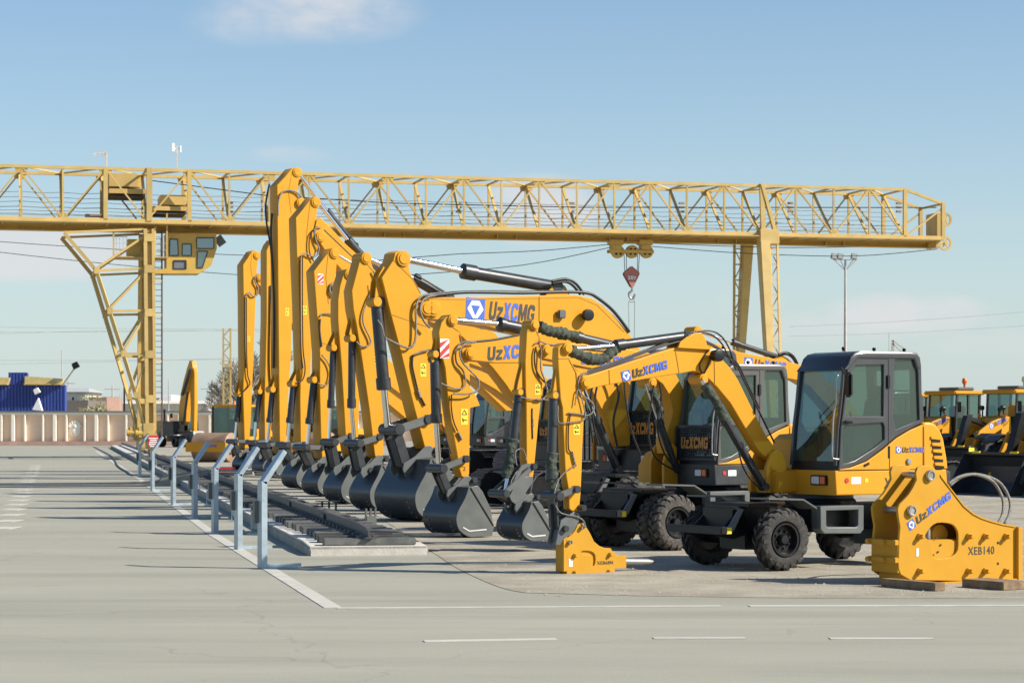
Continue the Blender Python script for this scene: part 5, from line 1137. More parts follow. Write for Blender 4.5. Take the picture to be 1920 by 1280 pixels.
# hammer held by the arm
def breaker(label, fr, near, yn, W, pins_, pr, cyls, bolts, hole, text, side_text=None, chisel=None, name='hydraulic_breaker', br=.04, hb=.012, loc=None, holes=()):
    rt_ = root(name, label, 'rock breaker', (fr.ox, fr.oy, 0), fr.h); Y2 = yn-W
    loops = [fr.poly(near, yn)]
    if hole: loops.append(sm2(fr.poly(hole, yn), 2, True))
    t = .04 if W > .3 else .025
    plate('side_plate', loops, yn-t, yn, YEL2, rt_, hb*.6); plate('side_plate', loops, Y2, Y2+t, YEL2, rt_, hb*.6)
    for (u, v) in pins_:
        p = fr.P(u, v, yn); q = MB(); q.cyl((p.x, Y2-.03, p.z), (p.x, yn+.04, p.z), pr*.62, 20, .008); pn = q.out('pin', STL, rt_, smooth=40)
        for y in (yn+.005, Y2-.05): q = MB(); q.lathe((p.x, y, p.z), (p.x, y+1, p.z), [(0, pr), (.035, pr), (.045, pr*.9), (.045, pr*.7), (.03, pr*.68)], 22); q.out('bush', STL, pn, smooth=40)
    for (u, v) in bolts:
        p = fr.P(u, v, yn); q = MB(); q.lathe((p.x, yn, p.z), (p.x, yn+1, p.z), [(0, br), (.03, br), (.04, br*.75), (.085 if W > .3 else .05, br*.72), (.09 if W > .3 else .055, br*.6)], 6); q.out('bolt', YEL2, rt_)
    for l in cyls: a, b = fr.P(l[0], l[1], yn), fr.P(l[2], l[3], yn); boxo('breaker_body', (min(a.x,b.x), Y2+t, min(a.z,b.z)), (max(a.x,b.x), yn-t, max(a.z,b.z)), YEL2, rt_, .015)
    if chisel: a, b = fr.P(*chisel[0], yn-W/2), fr.P(*chisel[1], yn-W/2); q = MB(); Lc = (b-a).length; q.lathe(a, b, [(0, chisel[2]), (Lc-.12, chisel[2]), (Lc, chisel[2]*.45)], 18); q.out('chisel', mat('chisel_steel', (.27,.265,.24), .45, metal=.4), rt_, smooth=40)
    if text: a = fr.P(text[1], text[2], yn+.002); b = fr.P(text[3], text[2], yn); lettering('model_lettering', text[0], a, (-1,0,0), (0,0,1), text[4], abs(a.x-b.x), DRKP, rt_, shear=0, bold=.012)
    return rt_
n68 = [(1063,1076),(1153,1074),(1153,1064.5),(1174.5,1064),(1174.5,1041),(1156,1040),(1151.5,1034),(1138,1028),(1124,1023),(1114,1014.5),(1106,998),(1099,987),(1096,981),(1089,979),(1083.5,983),(1079,993),(1073,1001),(1061,1010),(1060,1016),(1063,1024),(1062,1044)]
b68 = breaker('small yellow box breaker marked XEB68N hanging from the nearest excavator arm', f1, n68, LT+.10, .19, [(1090,988),(1067,1016)], .028, [(1066,1030,1150,1072)], [(1077,1041),(1143,1039),(1077,1073),(1141,1071)], [(1090,1034),(1094,1032),(1108,1033),(1116,1040),(1116,1056),(1112,1061),(1109,1058),(1109,1044),(1105,1040),(1092,1038)], ('XEB68N', 1119.5, 1058, 1149, .045), chisel=((1170,1052),(1227,1053),.045), br=.03, loc=None)
a_, b_ = f1.P(1052.5, 1040, 0), f1.P(1062, 1068, 0)
q = MB(); q.box((f1.P(1062,1040,LT+.1).x-.02, LT-.09, .03), (f1.P(1062,1040,LT+.1).x+.05, LT+.10, .50)); q.out('front_block', YEL2, b68, bevel=.01)
boxo('maker_plate', (f1.P(1070,1050,LT+.1).x-.03, LT+.10, f1.P(1070,1062,LT+.1).z), (f1.P(1070,1050,LT+.1).x+.03, LT+.104, f1.P(1070,1047,LT+.1).z), WHT, b68, .001)

# ---- M2: second wheeled excavator, twin tyres, bucket
f2, r2 = exc('wheeled excavator with twin dusty tyres and green cloth sleeves, charcoal cab with mesh guard', 2.0, 36.0, 214)
house(r2, .98, 0, guard=True, frame=GRY, cabp=mat('cab_grey_dusty', (.085,.083,.078), .4, var=.06)); wheeled_base(r2, 1.06, True, r=.44, tr=.92, tyre=RUBD, style='road')
L2 = -.3
for y in (L2-.2, L2+.14): plate('boom_foot', [[(-.6,1.0),(-.6,1.35),(-.68,1.6),(-.78,1.66),(-.88,1.58),(-.98,1.3),(-.98,1.0)]], y, y+.06, YEL, r2, .012)
plate('boom_side_cover', [[(-.7,1.02),(-.7,1.3),(-.85,1.5),(-1.0,1.55),(-1.0,1.02)]], L2-.62, L2-.25, YEL, r2, .02)
M2 = dict(lat=L2, W=.2, bW=.24, pinr=.06,
  arm=[(988,620),(992,612),(995,605),(1000,602),(1008,602),(1010,608),(1009,627),(1012,642),(1014,660),(1019,690),(1017,720),(1015,745),(1010.5,782),(1002.5,870),(1000,894),(997,902),(993,900),(991.5,890),(987.5,864),(987,745),(986,737),(985,677),(987,640)],
  ear=[(986,640),(982,675),(972,715),(969,732),(974,742),(984,742),(988,730)], pins=[(1001,609),(1023,655)], seams=[[(988,620),(1006,620),(1011,632),(1011,650)]],
  P1=(996,931), P2=(974,942), L=(946,925), I=(1001,874), bs=.78, BW=.72, lt=.1, teeth=True,
  bc=((973,735),(958,870),(948,920),.068),
  boom=[(1015,652),(1022,645),(1060,643),(1100,646),(1160,651),(1220,662),(1262,690),(1282,730),(1290,780),(1288,830),(1268,852),(1248,850),(1246,825),(1258,790),(1262,770),(1254,738),(1243,720),(1229,709),(1180,701),(1100,689),(1040,676),(1020,672),(1013,662)],
  bpins=[(1023,656),(1221,717)], ac=((1168,652),(1078,631),(1003,609),.075),
  hoses=[('m',.012,.03,(1003,645),(1012,640),(1030,646),(1052,646),(1080,650),(1110,655),(1160,660)),('b',.013,.03,(1005,650),(1002,665),(1004,690),(1015,710),(1028,722),(1038,733)),('m',.013,.05,(1012,648),(1015,660),(1014,690),(1022,715),(1026,735),(1018,748),(1006,749)),
         ('m',.011,.03,(976,744),(985,746),(1000,749),(1010,748),(1030,750)),('b',.009,.01,(998,765),(998,790),(999,822)),('m',.016,.01,(999,785),(999,800)),('m',.009,.05,(969,872),(966,850),(972,842),(980,842),(986,855),(986,862)),('m',.009,.04,(970,882),(962,895),(958,905),(958,914))],
  stickers=[(1003,720,1013,740)])
equipment(r2, f2, M2)
for y in (L2-.13, L2+.10): plate('coupler_plate', [f2.poly([(955,930),(963,915),(975,900),(990,892),(1000,893),(999,906),(992,914),(985,925),(998,930),(993,940),(972,948),(960,940)], L2+.13)], y, y+.03, GRYL, r2, .006)
q = MB(); pts = [(962,905),(968,888),(978,872),(990,868),(1003,872),(1001,880),(988,877),(980,882),(972,896),(968,910)]; q.prism(f2.poly(pts, L2+.15), L2+.11, L2+.15); q.out('curved_link', GRYL, r2, bevel=.008)
tarp(r2, [f2.P(1010,612,L2), f2.P(1030,620,L2), f2.P(1050,624,L2), f2.P(1068,628,L2), f2.P(1085,633,L2)], .1, 8); tarp(r2, [f2.P(960,822,L2), f2.P(957,850,L2), f2.P(953,875,L2), f2.P(950,895,L2)], .09, 9)
for y in (L2+.2, L2-.2): cylinder(r2, 'lift_cylinder', f2.P(1268, 880, y), f2.P(1234, 785, y), f2.P(1212, 718, y), .06, .033)
tarp(r2, [f2.P(1222,730,L2+.25), f2.P(1232,752,L2+.25), f2.P(1238,775,L2+.25)], .065, 10)
for pts, r_ in (([(1236,716),(1240,750),(1232,800),(1246,850),(1268,878)], .016), ([(1226,722),(1220,760),(1216,810),(1228,856),(1262,880)], .014), ([(1170,700),(1172,740),(1182,800),(1200,850)], .016)):
    tubeo('hose', [f2.P(u, v, L2+.3) for u, v in pts], r_, HOSE, r2)
logo(f2, 1090, 680, 1188, 690, .16, L2+.126, r2, [BLUP, DRKP, BLUP])

# ---- M3: third wheeled excavator
f3, r3 = exc('wheeled excavator with a large red and white striped board on its arm', 1.83, 41.37)
house(r3, 1.13, .65, guard=True, frame=NAVY, cabp=CABG, zup=.12, rc=NAVY); boxo('right_tool_box', (-1.0, -.98, 1.55), (-.3, -.42, 2.2), BLK, r3, .03); wheeled_base(r3, 1.2, True, fender=False, r=.52, tr=1.0, tyre=RUBD, style='road', sh=.3, zc=1.15)
L3 = -.1
M3 = dict(lat=L3, W=.26, bW=.32, pinr=.075,
  arm=[(823,622),(828,604),(838,594),(848,591),(856,594),(857,603),(862,640),(874,655),(880,668),(881,700),(882,760),(881,800),(880,888),(876,896),(866,893),(862,880),(856,845),(848,800),(840,745),(835,690),(826,655)],
  ear=[(822,622),(817,650),(811,668),(808,672),(811,680),(820,672),(826,670),(826,650)], pins=[(848,600),(880,663)], seams=[[(836,604),(862,622),(866,645)]],
  P1=(878,900), P2=(848,923), L=(829,878), I=(874,860), bs=1.0, BW=1.18, lt=.13,
  bc=((815,664),(818,793),(823,872),.088),
  boom=[(866,655),(874,646),(900,641),(985,627),(1050,621),(1105,632),(1140,668),(1165,720),(1180,780),(1182,835),(1150,838),(1140,790),(1112,735),(1085,700),(1060,687),(985,680),(930,680),(880,675),(868,668)],
  bpins=[(880,662),(1082,700)], ac=((1010,622),(934,607),(850,600),.105),
  hoses=[('b',.018,.03,(893,640),(930,636),(980,626)),('m',.016,.04,(893,640),(866,642),(855,658),(856,680),(868,695),(873,715),(866,728),(848,727),(826,718)),('m',.016,.10,(893,641),(872,645),(862,660),(868,680),(885,698),(897,712),(896,730),(880,738),(850,738)),
         ('b',.013,.03,(847,739),(846,760),(850,788),(858,808)),('m',.022,.03,(859,810),(866,824)),('b',.010,.02,(820,740),(828,790),(836,820),(846,850))],
  stickers=[(864,766,877,796)], redwhite=[(825,635,842,672)])
equipment(r3, f3, M3)
lettering('arm_number', '2', f3.P(867.5, 882, L3+.132), (-1,0,0), (0,0,1), .07, .06, DRKP, r3, shear=0, bold=.01)
for y in (L3+.26, L3-.26): cylinder(r3, 'lift_cylinder', f3.P(1158, 880, y), f3.P(1115, 780, y), f3.P(1084, 702, y), .08, .045)
for pts, r_ in (([(1118,700),(1108,740),(1112,790),(1122,835)], .022), ([(1126,702),(1116,745),(1124,800),(1150,850)], .02), ([(1090,702),(1092,740),(1104,780),(1112,830)], .02), ([(1150,705),(1160,740),(1150,790),(1158,840)], .022)):
    tubeo('hose', [f3.P(u, v, L3+.3) for u, v in pts], r_, HOSE, r3)
for pts in ([(1096,770),(1096,862)], [(1105,768),(1105,862)], [(1096,770),(1105,768),(1135,762)]): tubeo('handrail', [f3.P(u, v, -.95) for u, v in pts], .018, BLK, r3, 2)
boxo('orange_guard', (*f3.P(1116, 862, -.9)[:2], f3.P(1116, 862, -.9).z), (f3.P(1116, 862, -.9).x+.08, -.84, f3.P(1116, 815, -.9).z), YEL, r3, .01)
logo(f3, 914, 676, 1010, 668, .24, L3+.165, r3, [DRKP, BLUP, BLUP], badge=False)

# ---- crawlers
def crawler(label, ox, oy, Rr, k, sp, house_on=True, wide=1.0, guard=False, hk=None):
    fr, rt_ = exc(label, ox, oy); hk = hk or k
    house(rt_, hk, -Rr+.76*hk, guard=guard, detail=False, zup=.12, frame=GRY, rc=BLK, paint=GRY)
    xx = -Rr-1.0*k; track(rt_, xx-1.6*k, xx+1.6*k, 1.15*k, .44*k, .6*k); track(rt_, xx-1.6*k, xx+1.6*k, -1.15*k, .44*k, .6*k)
    q = MB(); q.lathe((xx, 0, .75*k), (xx, 0, 2), [(0,.6*k),(.3*k,.6*k)], 28); q.box((xx-.7*k, -1.0*k, .35*k), (xx+.7*k, 1.0*k, .75*k)); q.out('undercarriage', BLK, rt_, smooth=40)
    equipment(rt_, fr, sp); return fr, rt_
M4 = dict(W=.46, bW=.5, pinr=.12,
  arm=[(738,487),(741,474),(749,469.5),(757,471),(764,479),(766,494),(768,505),(772.5,518),(780,533),(790,552),(800,585),(806,640),(812,700),(820,770),(823,800),(820,835),(812,841),(800,841),(796,836),(776,760),(752.5,662),(736,600),(726,560),(716,520)],
  ear=[(720,498),(712,512),(706,528),(703,558),(707,569),(716,568),(720,555),(714,532),(724,512)], pins=[(756,485),(813,578)], seams=[[(737,487),(774,523),(789,550)], [(736,590),(800,612)]],
  P1=(806,845), P2=(767,873), L=(747,805), I=(803,786), bs=1.24, BW=1.72, lt=.2,
  bc=((706,566),(720,731),(727,800),.125),
  boom=[(789,570),(792,562),(800,557),(860,557),(920,556),(1000,554),(1080,552.5),(1110,559),(1130,572),(1152,592),(1182,628),(1235,710),(1285,800),(1300,840),(1268,850),(1230,800),(1180,720),(1130,665),(1090,642),(1040,638),(960,622),(910,611),(860,603),(800,597),(791,588)],
  bpins=[(800,578),(812,579)], blug=[(1020,556),(1032,538),(1045,530),(1058,536),(1068,556)],
  ac=((1040,538),(866,508),(760,486),.135),
  hoses=[('b',.035,.03,(792,556),(830,552),(870,548),(920,548),(980,549),(1060,547),(1100,549),(1120,558),(1150,583),(1180,622)),('m',.022,-.1,(800,552),(830,549),(900,546),(1000,546),(1060,545)),
         ('m',.024,.08,(812,552),(790,556),(780,575),(780,610),(778,640),(768,652),(752,648),(735,640),(722,634)),('m',.024,.14,(818,553),(796,560),(788,580),(794,600),(806,615)),
         ('b',.03,.03,(1035,527),(1062,523),(1080,532),(1095,552)),('b',.03,.0,(1035,531),(1060,528),(1075,536),(1088,552)),
         ('m',.02,.06,(806,655),(790,659),(776,665)),('b',.02,.03,(774,665),(773,685),(778,710),(784,735)),('m',.035,.03,(783,730),(788,745)),('b',.02,.03,(789,745),(797,760)),
         ('m',.016,.1,(708,600),(716,612),(720,630))],
  stickers=[(788,681,799,706)], redwhite=[])
f4, r4 = crawler('biggest crawler excavator, wide arm, long flat boom lettered UzXCMG under a silver cylinder rod', -2.07, 46.3, 6.6, 1.15, M4, hk=1.0)
logo(f4, 873, 595, 1003, 606, .38, .255, r4, [DRKP, BLUP, DRKP])
worklamp(r4, f4.P(1096, 591, .27), .13); seam(r4, f4, [(1011,556),(1011,628)], .25, .02); seam(r4, f4, [(800,560),(860,561),(1010,559),(1085,557),(1120,572),(1170,622)], .25, .014); q = MB(); p = f4.P(1051, 589, .27); q.box((p.x-.09, .27, p.z-.09), (p.x+.09, .36, p.z+.09)); q.out('work_lamp', GRYL, r4, bevel=.02)
M5 = dict(W=.42, bW=.46, pinr=.1,
  arm=[(677,481),(680,477),(686,475),(692,478),(696,492),(702,509),(712,560),(717,610),(719,700),(719,852),(714,859),(706,858),(703,853),(693,769),(683,700),(677,660),(668,605),(663,580),(660,545),(664,530)],
  ear=[(664,560),(661,600),(655,625),(657,634),(664,634),(668,620)], pins=[(686,484)], seams=[[(678,482),(699,508)]],
  P1=(714,860), P2=(684.5,881), L=(674,831), I=(712,819), bs=.92, BW=1.02, lt=.16,
  bc=((660,634),(659,765),(664,826),.085),
  boom=[(690,535),(700,530),(760,545),(830,572),(880,592),(930,625),(965,672),(985,715),(990,745),(970,752),(950,722),(925,690),(890,655),(867,631),(800,600),(740,582),(700,562),(692,552)],
  bpins=[(704,547)], ac=((840,560),(775,522),(688,484),.12),
  hoses=[('b',.02,.03,(840,556),(800,533),(776,520)),('b',.02,-.05,(845,556),(805,530),(780,516)),('m',.02,.05,(700,508),(706,530),(690,560),(680,600),(695,640),(680,650),(668,640))], stickers=[(702,668,706,682)])
f5, r5 = crawler('crawler excavator whose angled arm stands just left of the biggest arm, tracks visible below', -3.17, 51.8, 4.4, 1.0, M5, guard=True)
logo(f5, 830, 596, 908, 618, .2, .235, r5, [BLUP, BLUP, BLUP])
M6 = dict(W=.42, pinr=.1,
  arm=[(645,512),(652,506),(658,508),(662,530),(672,590),(678,660),(672,800),(671,853),(664,860),(658,857),(655,850),(648,813),(641,690),(634,600),(634,562),(638,535)],
  ear=[(636,570),(632,620),(621,645),(623,652),(630,654),(636,640)], pins=[(655,514)],
  P1=(657,861), P2=(637,877), L=(627,829), I=(658,817), bs=.78, BW=1.0, lt=.16, bc=((625,652),(620,765),(617,822),.08),
  boom=[(660,560),(672,556),(760,600),(860,635),(960,670),(1030,710),(1050,745),(1035,755),(1000,730),(920,695),(820,660),(740,630),(672,590),(662,575)], stickers=[])
f6, r6 = crawler('crawler excavator with the narrow shaded angled arm beside the small striped board arm', -4.11, 56.38, 7.0, 1.05, M6)
M7 = dict(W=.5, pinr=.11,
  arm=[(589,508),(605,487),(620,468),(628,466),(634,474),(632,490),(629,519),(633,530),(636,560),(634,600),(628,700),(620,780),(616,855),(610,862),(604,860),(602,813),(600,736),(600,661),(595,594),(591,540)],
  pins=[(627,475)], seams=[[(616,470),(611,520),(616,570)], [(600,640),(632,655)]], ear=[(598,650),(597,690),(588,708),(590,715),(596,714),(600,700)],
  P1=(610,860), P2=(590,871), L=(575,838), I=(606,839), bs=.65, BW=1.0, lt=.15, bc=((589,712),(580,795),(577,833),.1),
  boom=[(622,530),(634,524),(700,560),(800,620),(900,672),(985,730),(1000,760),(980,768),(930,730),(860,690),(780,650),(700,600),(634,552),(624,545)], ac=((760,548),(690,512),(630,476),.08), bpins=[(630,538)],
  redwhite=[(596,513,606,533)], hoses=[('m',.03,.05,(633,535),(622,532),(618,545),(624,556)),('m',.02,.05,(600,595),(605,588),(618,588),(624,590)),('b',.03,.04,(600,598),(599,620),(603,650)),('m',.02,.06,(603,665),(615,680),(620,700),(612,722),(596,718))], stickers=[])
f7, r7 = crawler('excavator whose tall pointed arm wears a small red and white striped board near its top', -5.2, 62.31, 7.5, 1.05, M7)
M8 = dict(W=.5, bW=.6, pinr=.12,
  arm=[(555,408),(570,390),(584,372),(592,370),(597,376),(596,388),(593,408),(604,436),(600,455),(588,485),(586,530),(584,600),(584,660),(579,760),(574,842),(569,850),(565,846),(564,835),(563,747),(564,680),(561,571),(557,477)],
  pins=[(592,379)], seams=[[(582,375),(576,430),(574,460),(580,490)]], ear=[(562,660),(560,690),(549,712),(551,721),(558,718),(563,700)],
  P1=(569,852), P2=(553,863), L=(539,834), I=(570,832), bs=.6, BW=1.05, lt=.15, bc=((551,719),(543,793),(540,830),.1),
  boom=[(591,428),(594,412),(602,408),(650,459),(720,522),(830,610),(935,715),(968,745),(972,768),(950,770),(900,722),(800,650),(700,565),(640,505),(613,474),(598,452),(592,442)], bpins=[(601,444)],
  ac=((700,503),(651,449),(596,379),.12),
  hoses=[('b',.03,.03,(607,431),(650,472),(700,520)),('b',.02,.06,(595,425),(582,440),(580,470),(588,490)),('m',.025,.08,(601,427),(590,430),(592,450),(598,465),(594,478),(584,480),(573,475),(564,480)),('b',.02,.04,(563,482),(563,560),(564,650),(568,690)),('b',.02,.07,(567,482),(567,560),(568,650),(572,690),(567,712),(553,718))], stickers=[(568,573,575,590)])
f8, r8 = crawler('long reach excavator with the second tallest arm and a straight downward sloping boom', -6.42, 69.06, 9.0, 1.1, M8)
M9 = dict(W=.62, pinr=.13,
  arm=[(520,347),(536,330),(549,315),(557,314),(562,321),(561,335),(558,352),(559,372),(572,382),(570,392),(556,404),(550,440),(548,560),(546,660),(541,740),(535,850),(529,853),(525,850),(523,660),(521,440)],
  pins=[(557,323)], seams=[[(548,320),(541,360),(546,400)]], ear=[(522,670),(520,700),(510,724),(512,732),(519,728),(524,705)],
  P1=(528,848), P2=(512,860), L=(502,834), I=(529,831), bs=.46, BW=1.05, lt=.16, bc=((511,730),(505,792),(501,831),.1),
  boom=[(560,384),(568,378),(620,440),(680,510),(790,620),(890,735),(900,760),(880,765),(780,660),(660,530),(590,440),(563,398)], bpins=[(564,380)],
  ac=((665,460),(612,394),(559,324),.11),
  hoses=[('m',.03,.06,(570,375),(555,360),(540,357),(528,362),(522,380),(522,405)),('b',.04,-.25,(510,400),(508,440),(512,520),(514,600),(513,690)),('b',.035,-.4,(505,345),(498,385),(500,420),(508,470),(513,560),(512,690))], stickers=[(535,577,542,592)])
f9, r9 = crawler('long reach excavator with the tallest arm of all, rising above the crane girder', -8.24, 80.46, 9.5, 1.2, M9)
M10 = dict(W=.55, pinr=.12,
  arm=[(500,470),(505,458),(512,449),(519,448),(523,455),(524,480),(522,560),(517,680),(510,780),(506,840),(501,846),(497,842),(496,760),(500,600)], pins=[(519,456)],
  ear=[(499,660),(497,700),(486,728),(488,736),(494,732),(500,705)], P1=(502,845), P2=(490,856), L=(479,829), I=(504,827), bs=.42, BW=1.0, lt=.15, bc=((487,734),(480,791),(477,827),.1),
  boom=[(520,520),(530,515),(640,600),(760,700),(870,785),(885,812),(860,820),(740,730),(620,640),(524,540)], hoses=[('b',.025,.04,(507,535),(506,600),(505,680),(508,730)),('b',.025,.08,(510,533),(509,600),(509,680),(511,730))])
f10, r10 = crawler('excavator with the plain arm squeezed just left of the tallest arm', -9.38, 87.24, 9.0, 1.1, M10)
M11 = dict(W=.6, pinr=.12,
  arm=[(456,496),(465,483),(473,471),(479,469),(484,474),(484,490),(482,502),(480,540),(484,548),(480,556),(478,600),(476,660),(470,791),(467,838),(463,843),(459,840),(456,737),(458,680),(457,560)], pins=[(482,479)], bpins=[(487,520)],
  seams=[[(472,474),(470,500),(476,535)]], ear=[(457,680),(455,705),(446,735),(448,742),(454,738),(458,720)],
  P1=(464,842), P2=(451,851), L=(442,827), I=(464,827), bs=.4, BW=1.05, lt=.16, bc=((449,739),(444,791),(441,825),.11),
  boom=[(481,520),(489,514),(560,560),(680,650),(810,770),(835,812),(805,820),(660,700),(540,600),(484,532)],
  hoses=[('m',.03,.08,(482,516),(477,525),(484,540),(482,552),(474,555),(467,548),(460,556)),('b',.025,.03,(459,557),(459,640),(461,690)),('b',.025,.07,(462,557),(462,640),(464,700),(468,720),(452,738))], stickers=[(464,630,469,640)])
f11, r11 = crawler('leftmost tall arm excavator in the row, standing next to the roller', -10.89, 93.12, 9.0, 1.1, M11)
# second row boom seen between the two charcoal cabs
M12 = dict(W=.45, pinr=.12, arm=[(1296,640),(1300,622),(1308,615),(1316,618),(1320,640),(1322,700),(1316,860),(1306,860),(1296,700)], pins=[(1308,622)],
  boom=[(1330,650),(1345,644),(1387,660),(1430,668),(1470,676),(1503,684),(1540,700),(1600,760),(1620,800),(1590,812),(1560,770),(1520,725),(1499,713),(1440,702),(1380,696),(1335,680)], blug=[(1450,672),(1462,664),(1476,672),(1486,682)],
  ac=((1460,670),(1372,641),(1312,622),.085), hoses=[('b',.03,.02,(1460,664),(1475,660),(1488,668),(1496,682)),('b',.03,-.05,(1460,667),(1474,664),(1485,670),(1493,683))])
f12, r12 = exc('excavator of the row behind, its logo boom showing over the second charcoal cab roof', 5.1, 66.0); house(r12, 1.0, -5.9, detail=False, frame=GRY); wheeled_base(r12, 1.0, True, r=.5, tr=1.0, style='road', sh=-7.8) if False else track(r12, -9.2, -6.2, 1.1)
equipment(r12, f12, M12); logo(f12, 1395, 687, 1474, 696, .26, .265, r12, [DRKP, BLUP, BLUP])

# ---- far left wheeled excavator seen from the front
fx, fy = ground(350, 838); fL = Fr(fx, fy, 305); rL = root('excavator', 'far yellow wheeled excavator facing the camera in front of the boundary wall, boom folded up', 'excavator', (fx, fy, 0), fL.h)
SL = 1.15
cabin(rL, lambda x, z: (x*SL+.6, z*SL), .35, 1.45, mat('cab_dark', (.03,.033,.035), .4), detail=False)
boxo('left_box', (-3.2, -1.4, 1.3), (.2, -.3, 2.3), BLK, rL, .06); boxo('engine_hood', (-3.3, -1.4, 1.3), (-1.9, 1.4, 2.35), mat('dusty_yellow', (.5,.33,.12), .6), rL, .08); boxo('lower_frame', (-3.3, -1.4, 1.0), (.3, 1.4, 1.3), BLK, rL, .04)
q = MB(); q.prism(fL.poly([(341,795),(342,765),(345,738),(351,712),(357,690),(361,678),(366,677),(368,690),(362,712),(357,745),(355,790),(350,797)]), -.35, .1); q.out('boom', YEL, rL, bevel=.03)
q = MB(); q.prism(fL.poly([(361,676),(368,676),(371,700),(371,760),(370,812),(366,812),(364,765),(362,700)], .1), -.25, .1); o = q.out('arm', YEL, rL, bevel=.03)
q = MB(); q.cyl(fL.P(357,692,-.6), fL.P(342,740,-.6), .14); q.cyl(fL.P(350,795,.3), fL.P(357,735,.3), .11); q.cyl(fL.P(344,795,-.6), fL.P(352,735,-.6), .11); q.out('cylinder', GRY, rL, smooth=40)
cylo('exhaust_stack', (-2.4,-1.0,2.3), (-2.4,-1.0,3.4), .1, BLK, rL)
for x in (0.2, -2.6):
    for s in (1, -1): wheel(rL, x, s*1.15, .52, .5, .27, s, RUB, 18, 'r4')
boxo('chassis', (-3.0,-.5,.5), (.6,.5,1.0), BLK, rL, .04); q = MB(); q.box((.9,-1.25,.25), (1.05,1.25,.75)); q.out('blade', GRYL, rL, bevel=.02)
boxo('mudguard', (-.5,-1.4,1.05), (.9,-.9,1.12), WHT, rL, .01); boxo('mirror', (.2,-1.75,2.6), (.25,-1.5,3.0), BLK, rL, .02)
q = MB(); q.prism(fL.poly([(364,808),(373,808),(376,822),(368,832),(360,828)]), -.6, .5); q.out('bucket', GRY, rL, bevel=.03)

# ---- road rollers behind the left arms
def roller(label, u, v, h=245):
    x, y = ground(u, v); rt_ = root('road_roller', label, 'roller', (x, y, 0), R(h), 'road rollers behind the excavator arms')
    q = MB(); q.lathe((0,-1.05,.78), (0,1,.78), [(0,.70),(.03,.78),(2.07,.78),(2.1,.70)], 40); q.out('drum', DRUM, rt_, smooth=40)
    q = MB(); q.prism([(.95,.62),(.95,.98),(-1.2,1.05),(-1.6,.9),(-1.5,.5),(.2,.5)], 1.09, 1.22); q.prism([(.95,.62),(.95,.98),(-1.2,1.05),(-1.6,.9),(-1.5,.5),(.2,.5)], -1.22, -1.09)
    q.box((.82,-1.22,.55), (.98,1.22,1.05)); q.box((-1.6,-1.0,.5), (-1.2,1.0,1.1)); q.out('drum_frame', YEL, rt_, bevel=.02)
    logo_at((.984, -.1, .8), (0,1,0), (0,0,1), .8, .14, rt_, [BLUP,BLUP,BLUP], False)
    # articulation, cab, hood
    boxo('platform', (-2.9,-.95,1.0), (-1.2,.95,1.35), YEL, rt_, .04)
    boxo('cab_roof', (-2.95,-.95,2.92), (-1.2,.95,3.05), YEL, rt_, .04)
    q = MB()
    for xx in (-1.25, -2.85):
        for yy in (-.85, .85): q.bar((xx, yy, 1.35), (xx, yy, 2.93), .09, .09)
    split_out(q, 'cab_post', BLK, rt_)
    for (a, b) in (((-1.23,-.82,1.4),(-1.22,.82,2.9)), ((-2.83,-.87,1.4),(-1.27,-.86,2.9)), ((-2.83,.86,1.4),(-1.27,.87,2.9))): boxo('cab_pane', a, b, GLSG, rt_, .001)
    boxo('seat', (-2.5,-.35,1.35), (-1.9,.35,2.3), DARKI, rt_, .08)
    boxo('engine_hood', (-5.0,-.8,.9), (-2.95,.8,1.75), YEL, rt_, .12)
    for s in (1, -1): wheel(rt_, -3.9, s*.85, .72, .55, .36, s, RUB, 16, 'r4')
    cylo('beacon', (-2.0,0,3.05), (-2.0,0,3.25), .07, ORG, rt_)
    return rt_
roller('orange yellow roller with tan drum and green glass cab beside the bent stands', 403, 866, 247)
roller('second roller, its tan drum showing between the first two excavator arms', 482, 862, 247)
roller('third roller mostly hidden behind the tall arms, yellow frame showing low between them', 590, 862, 247)

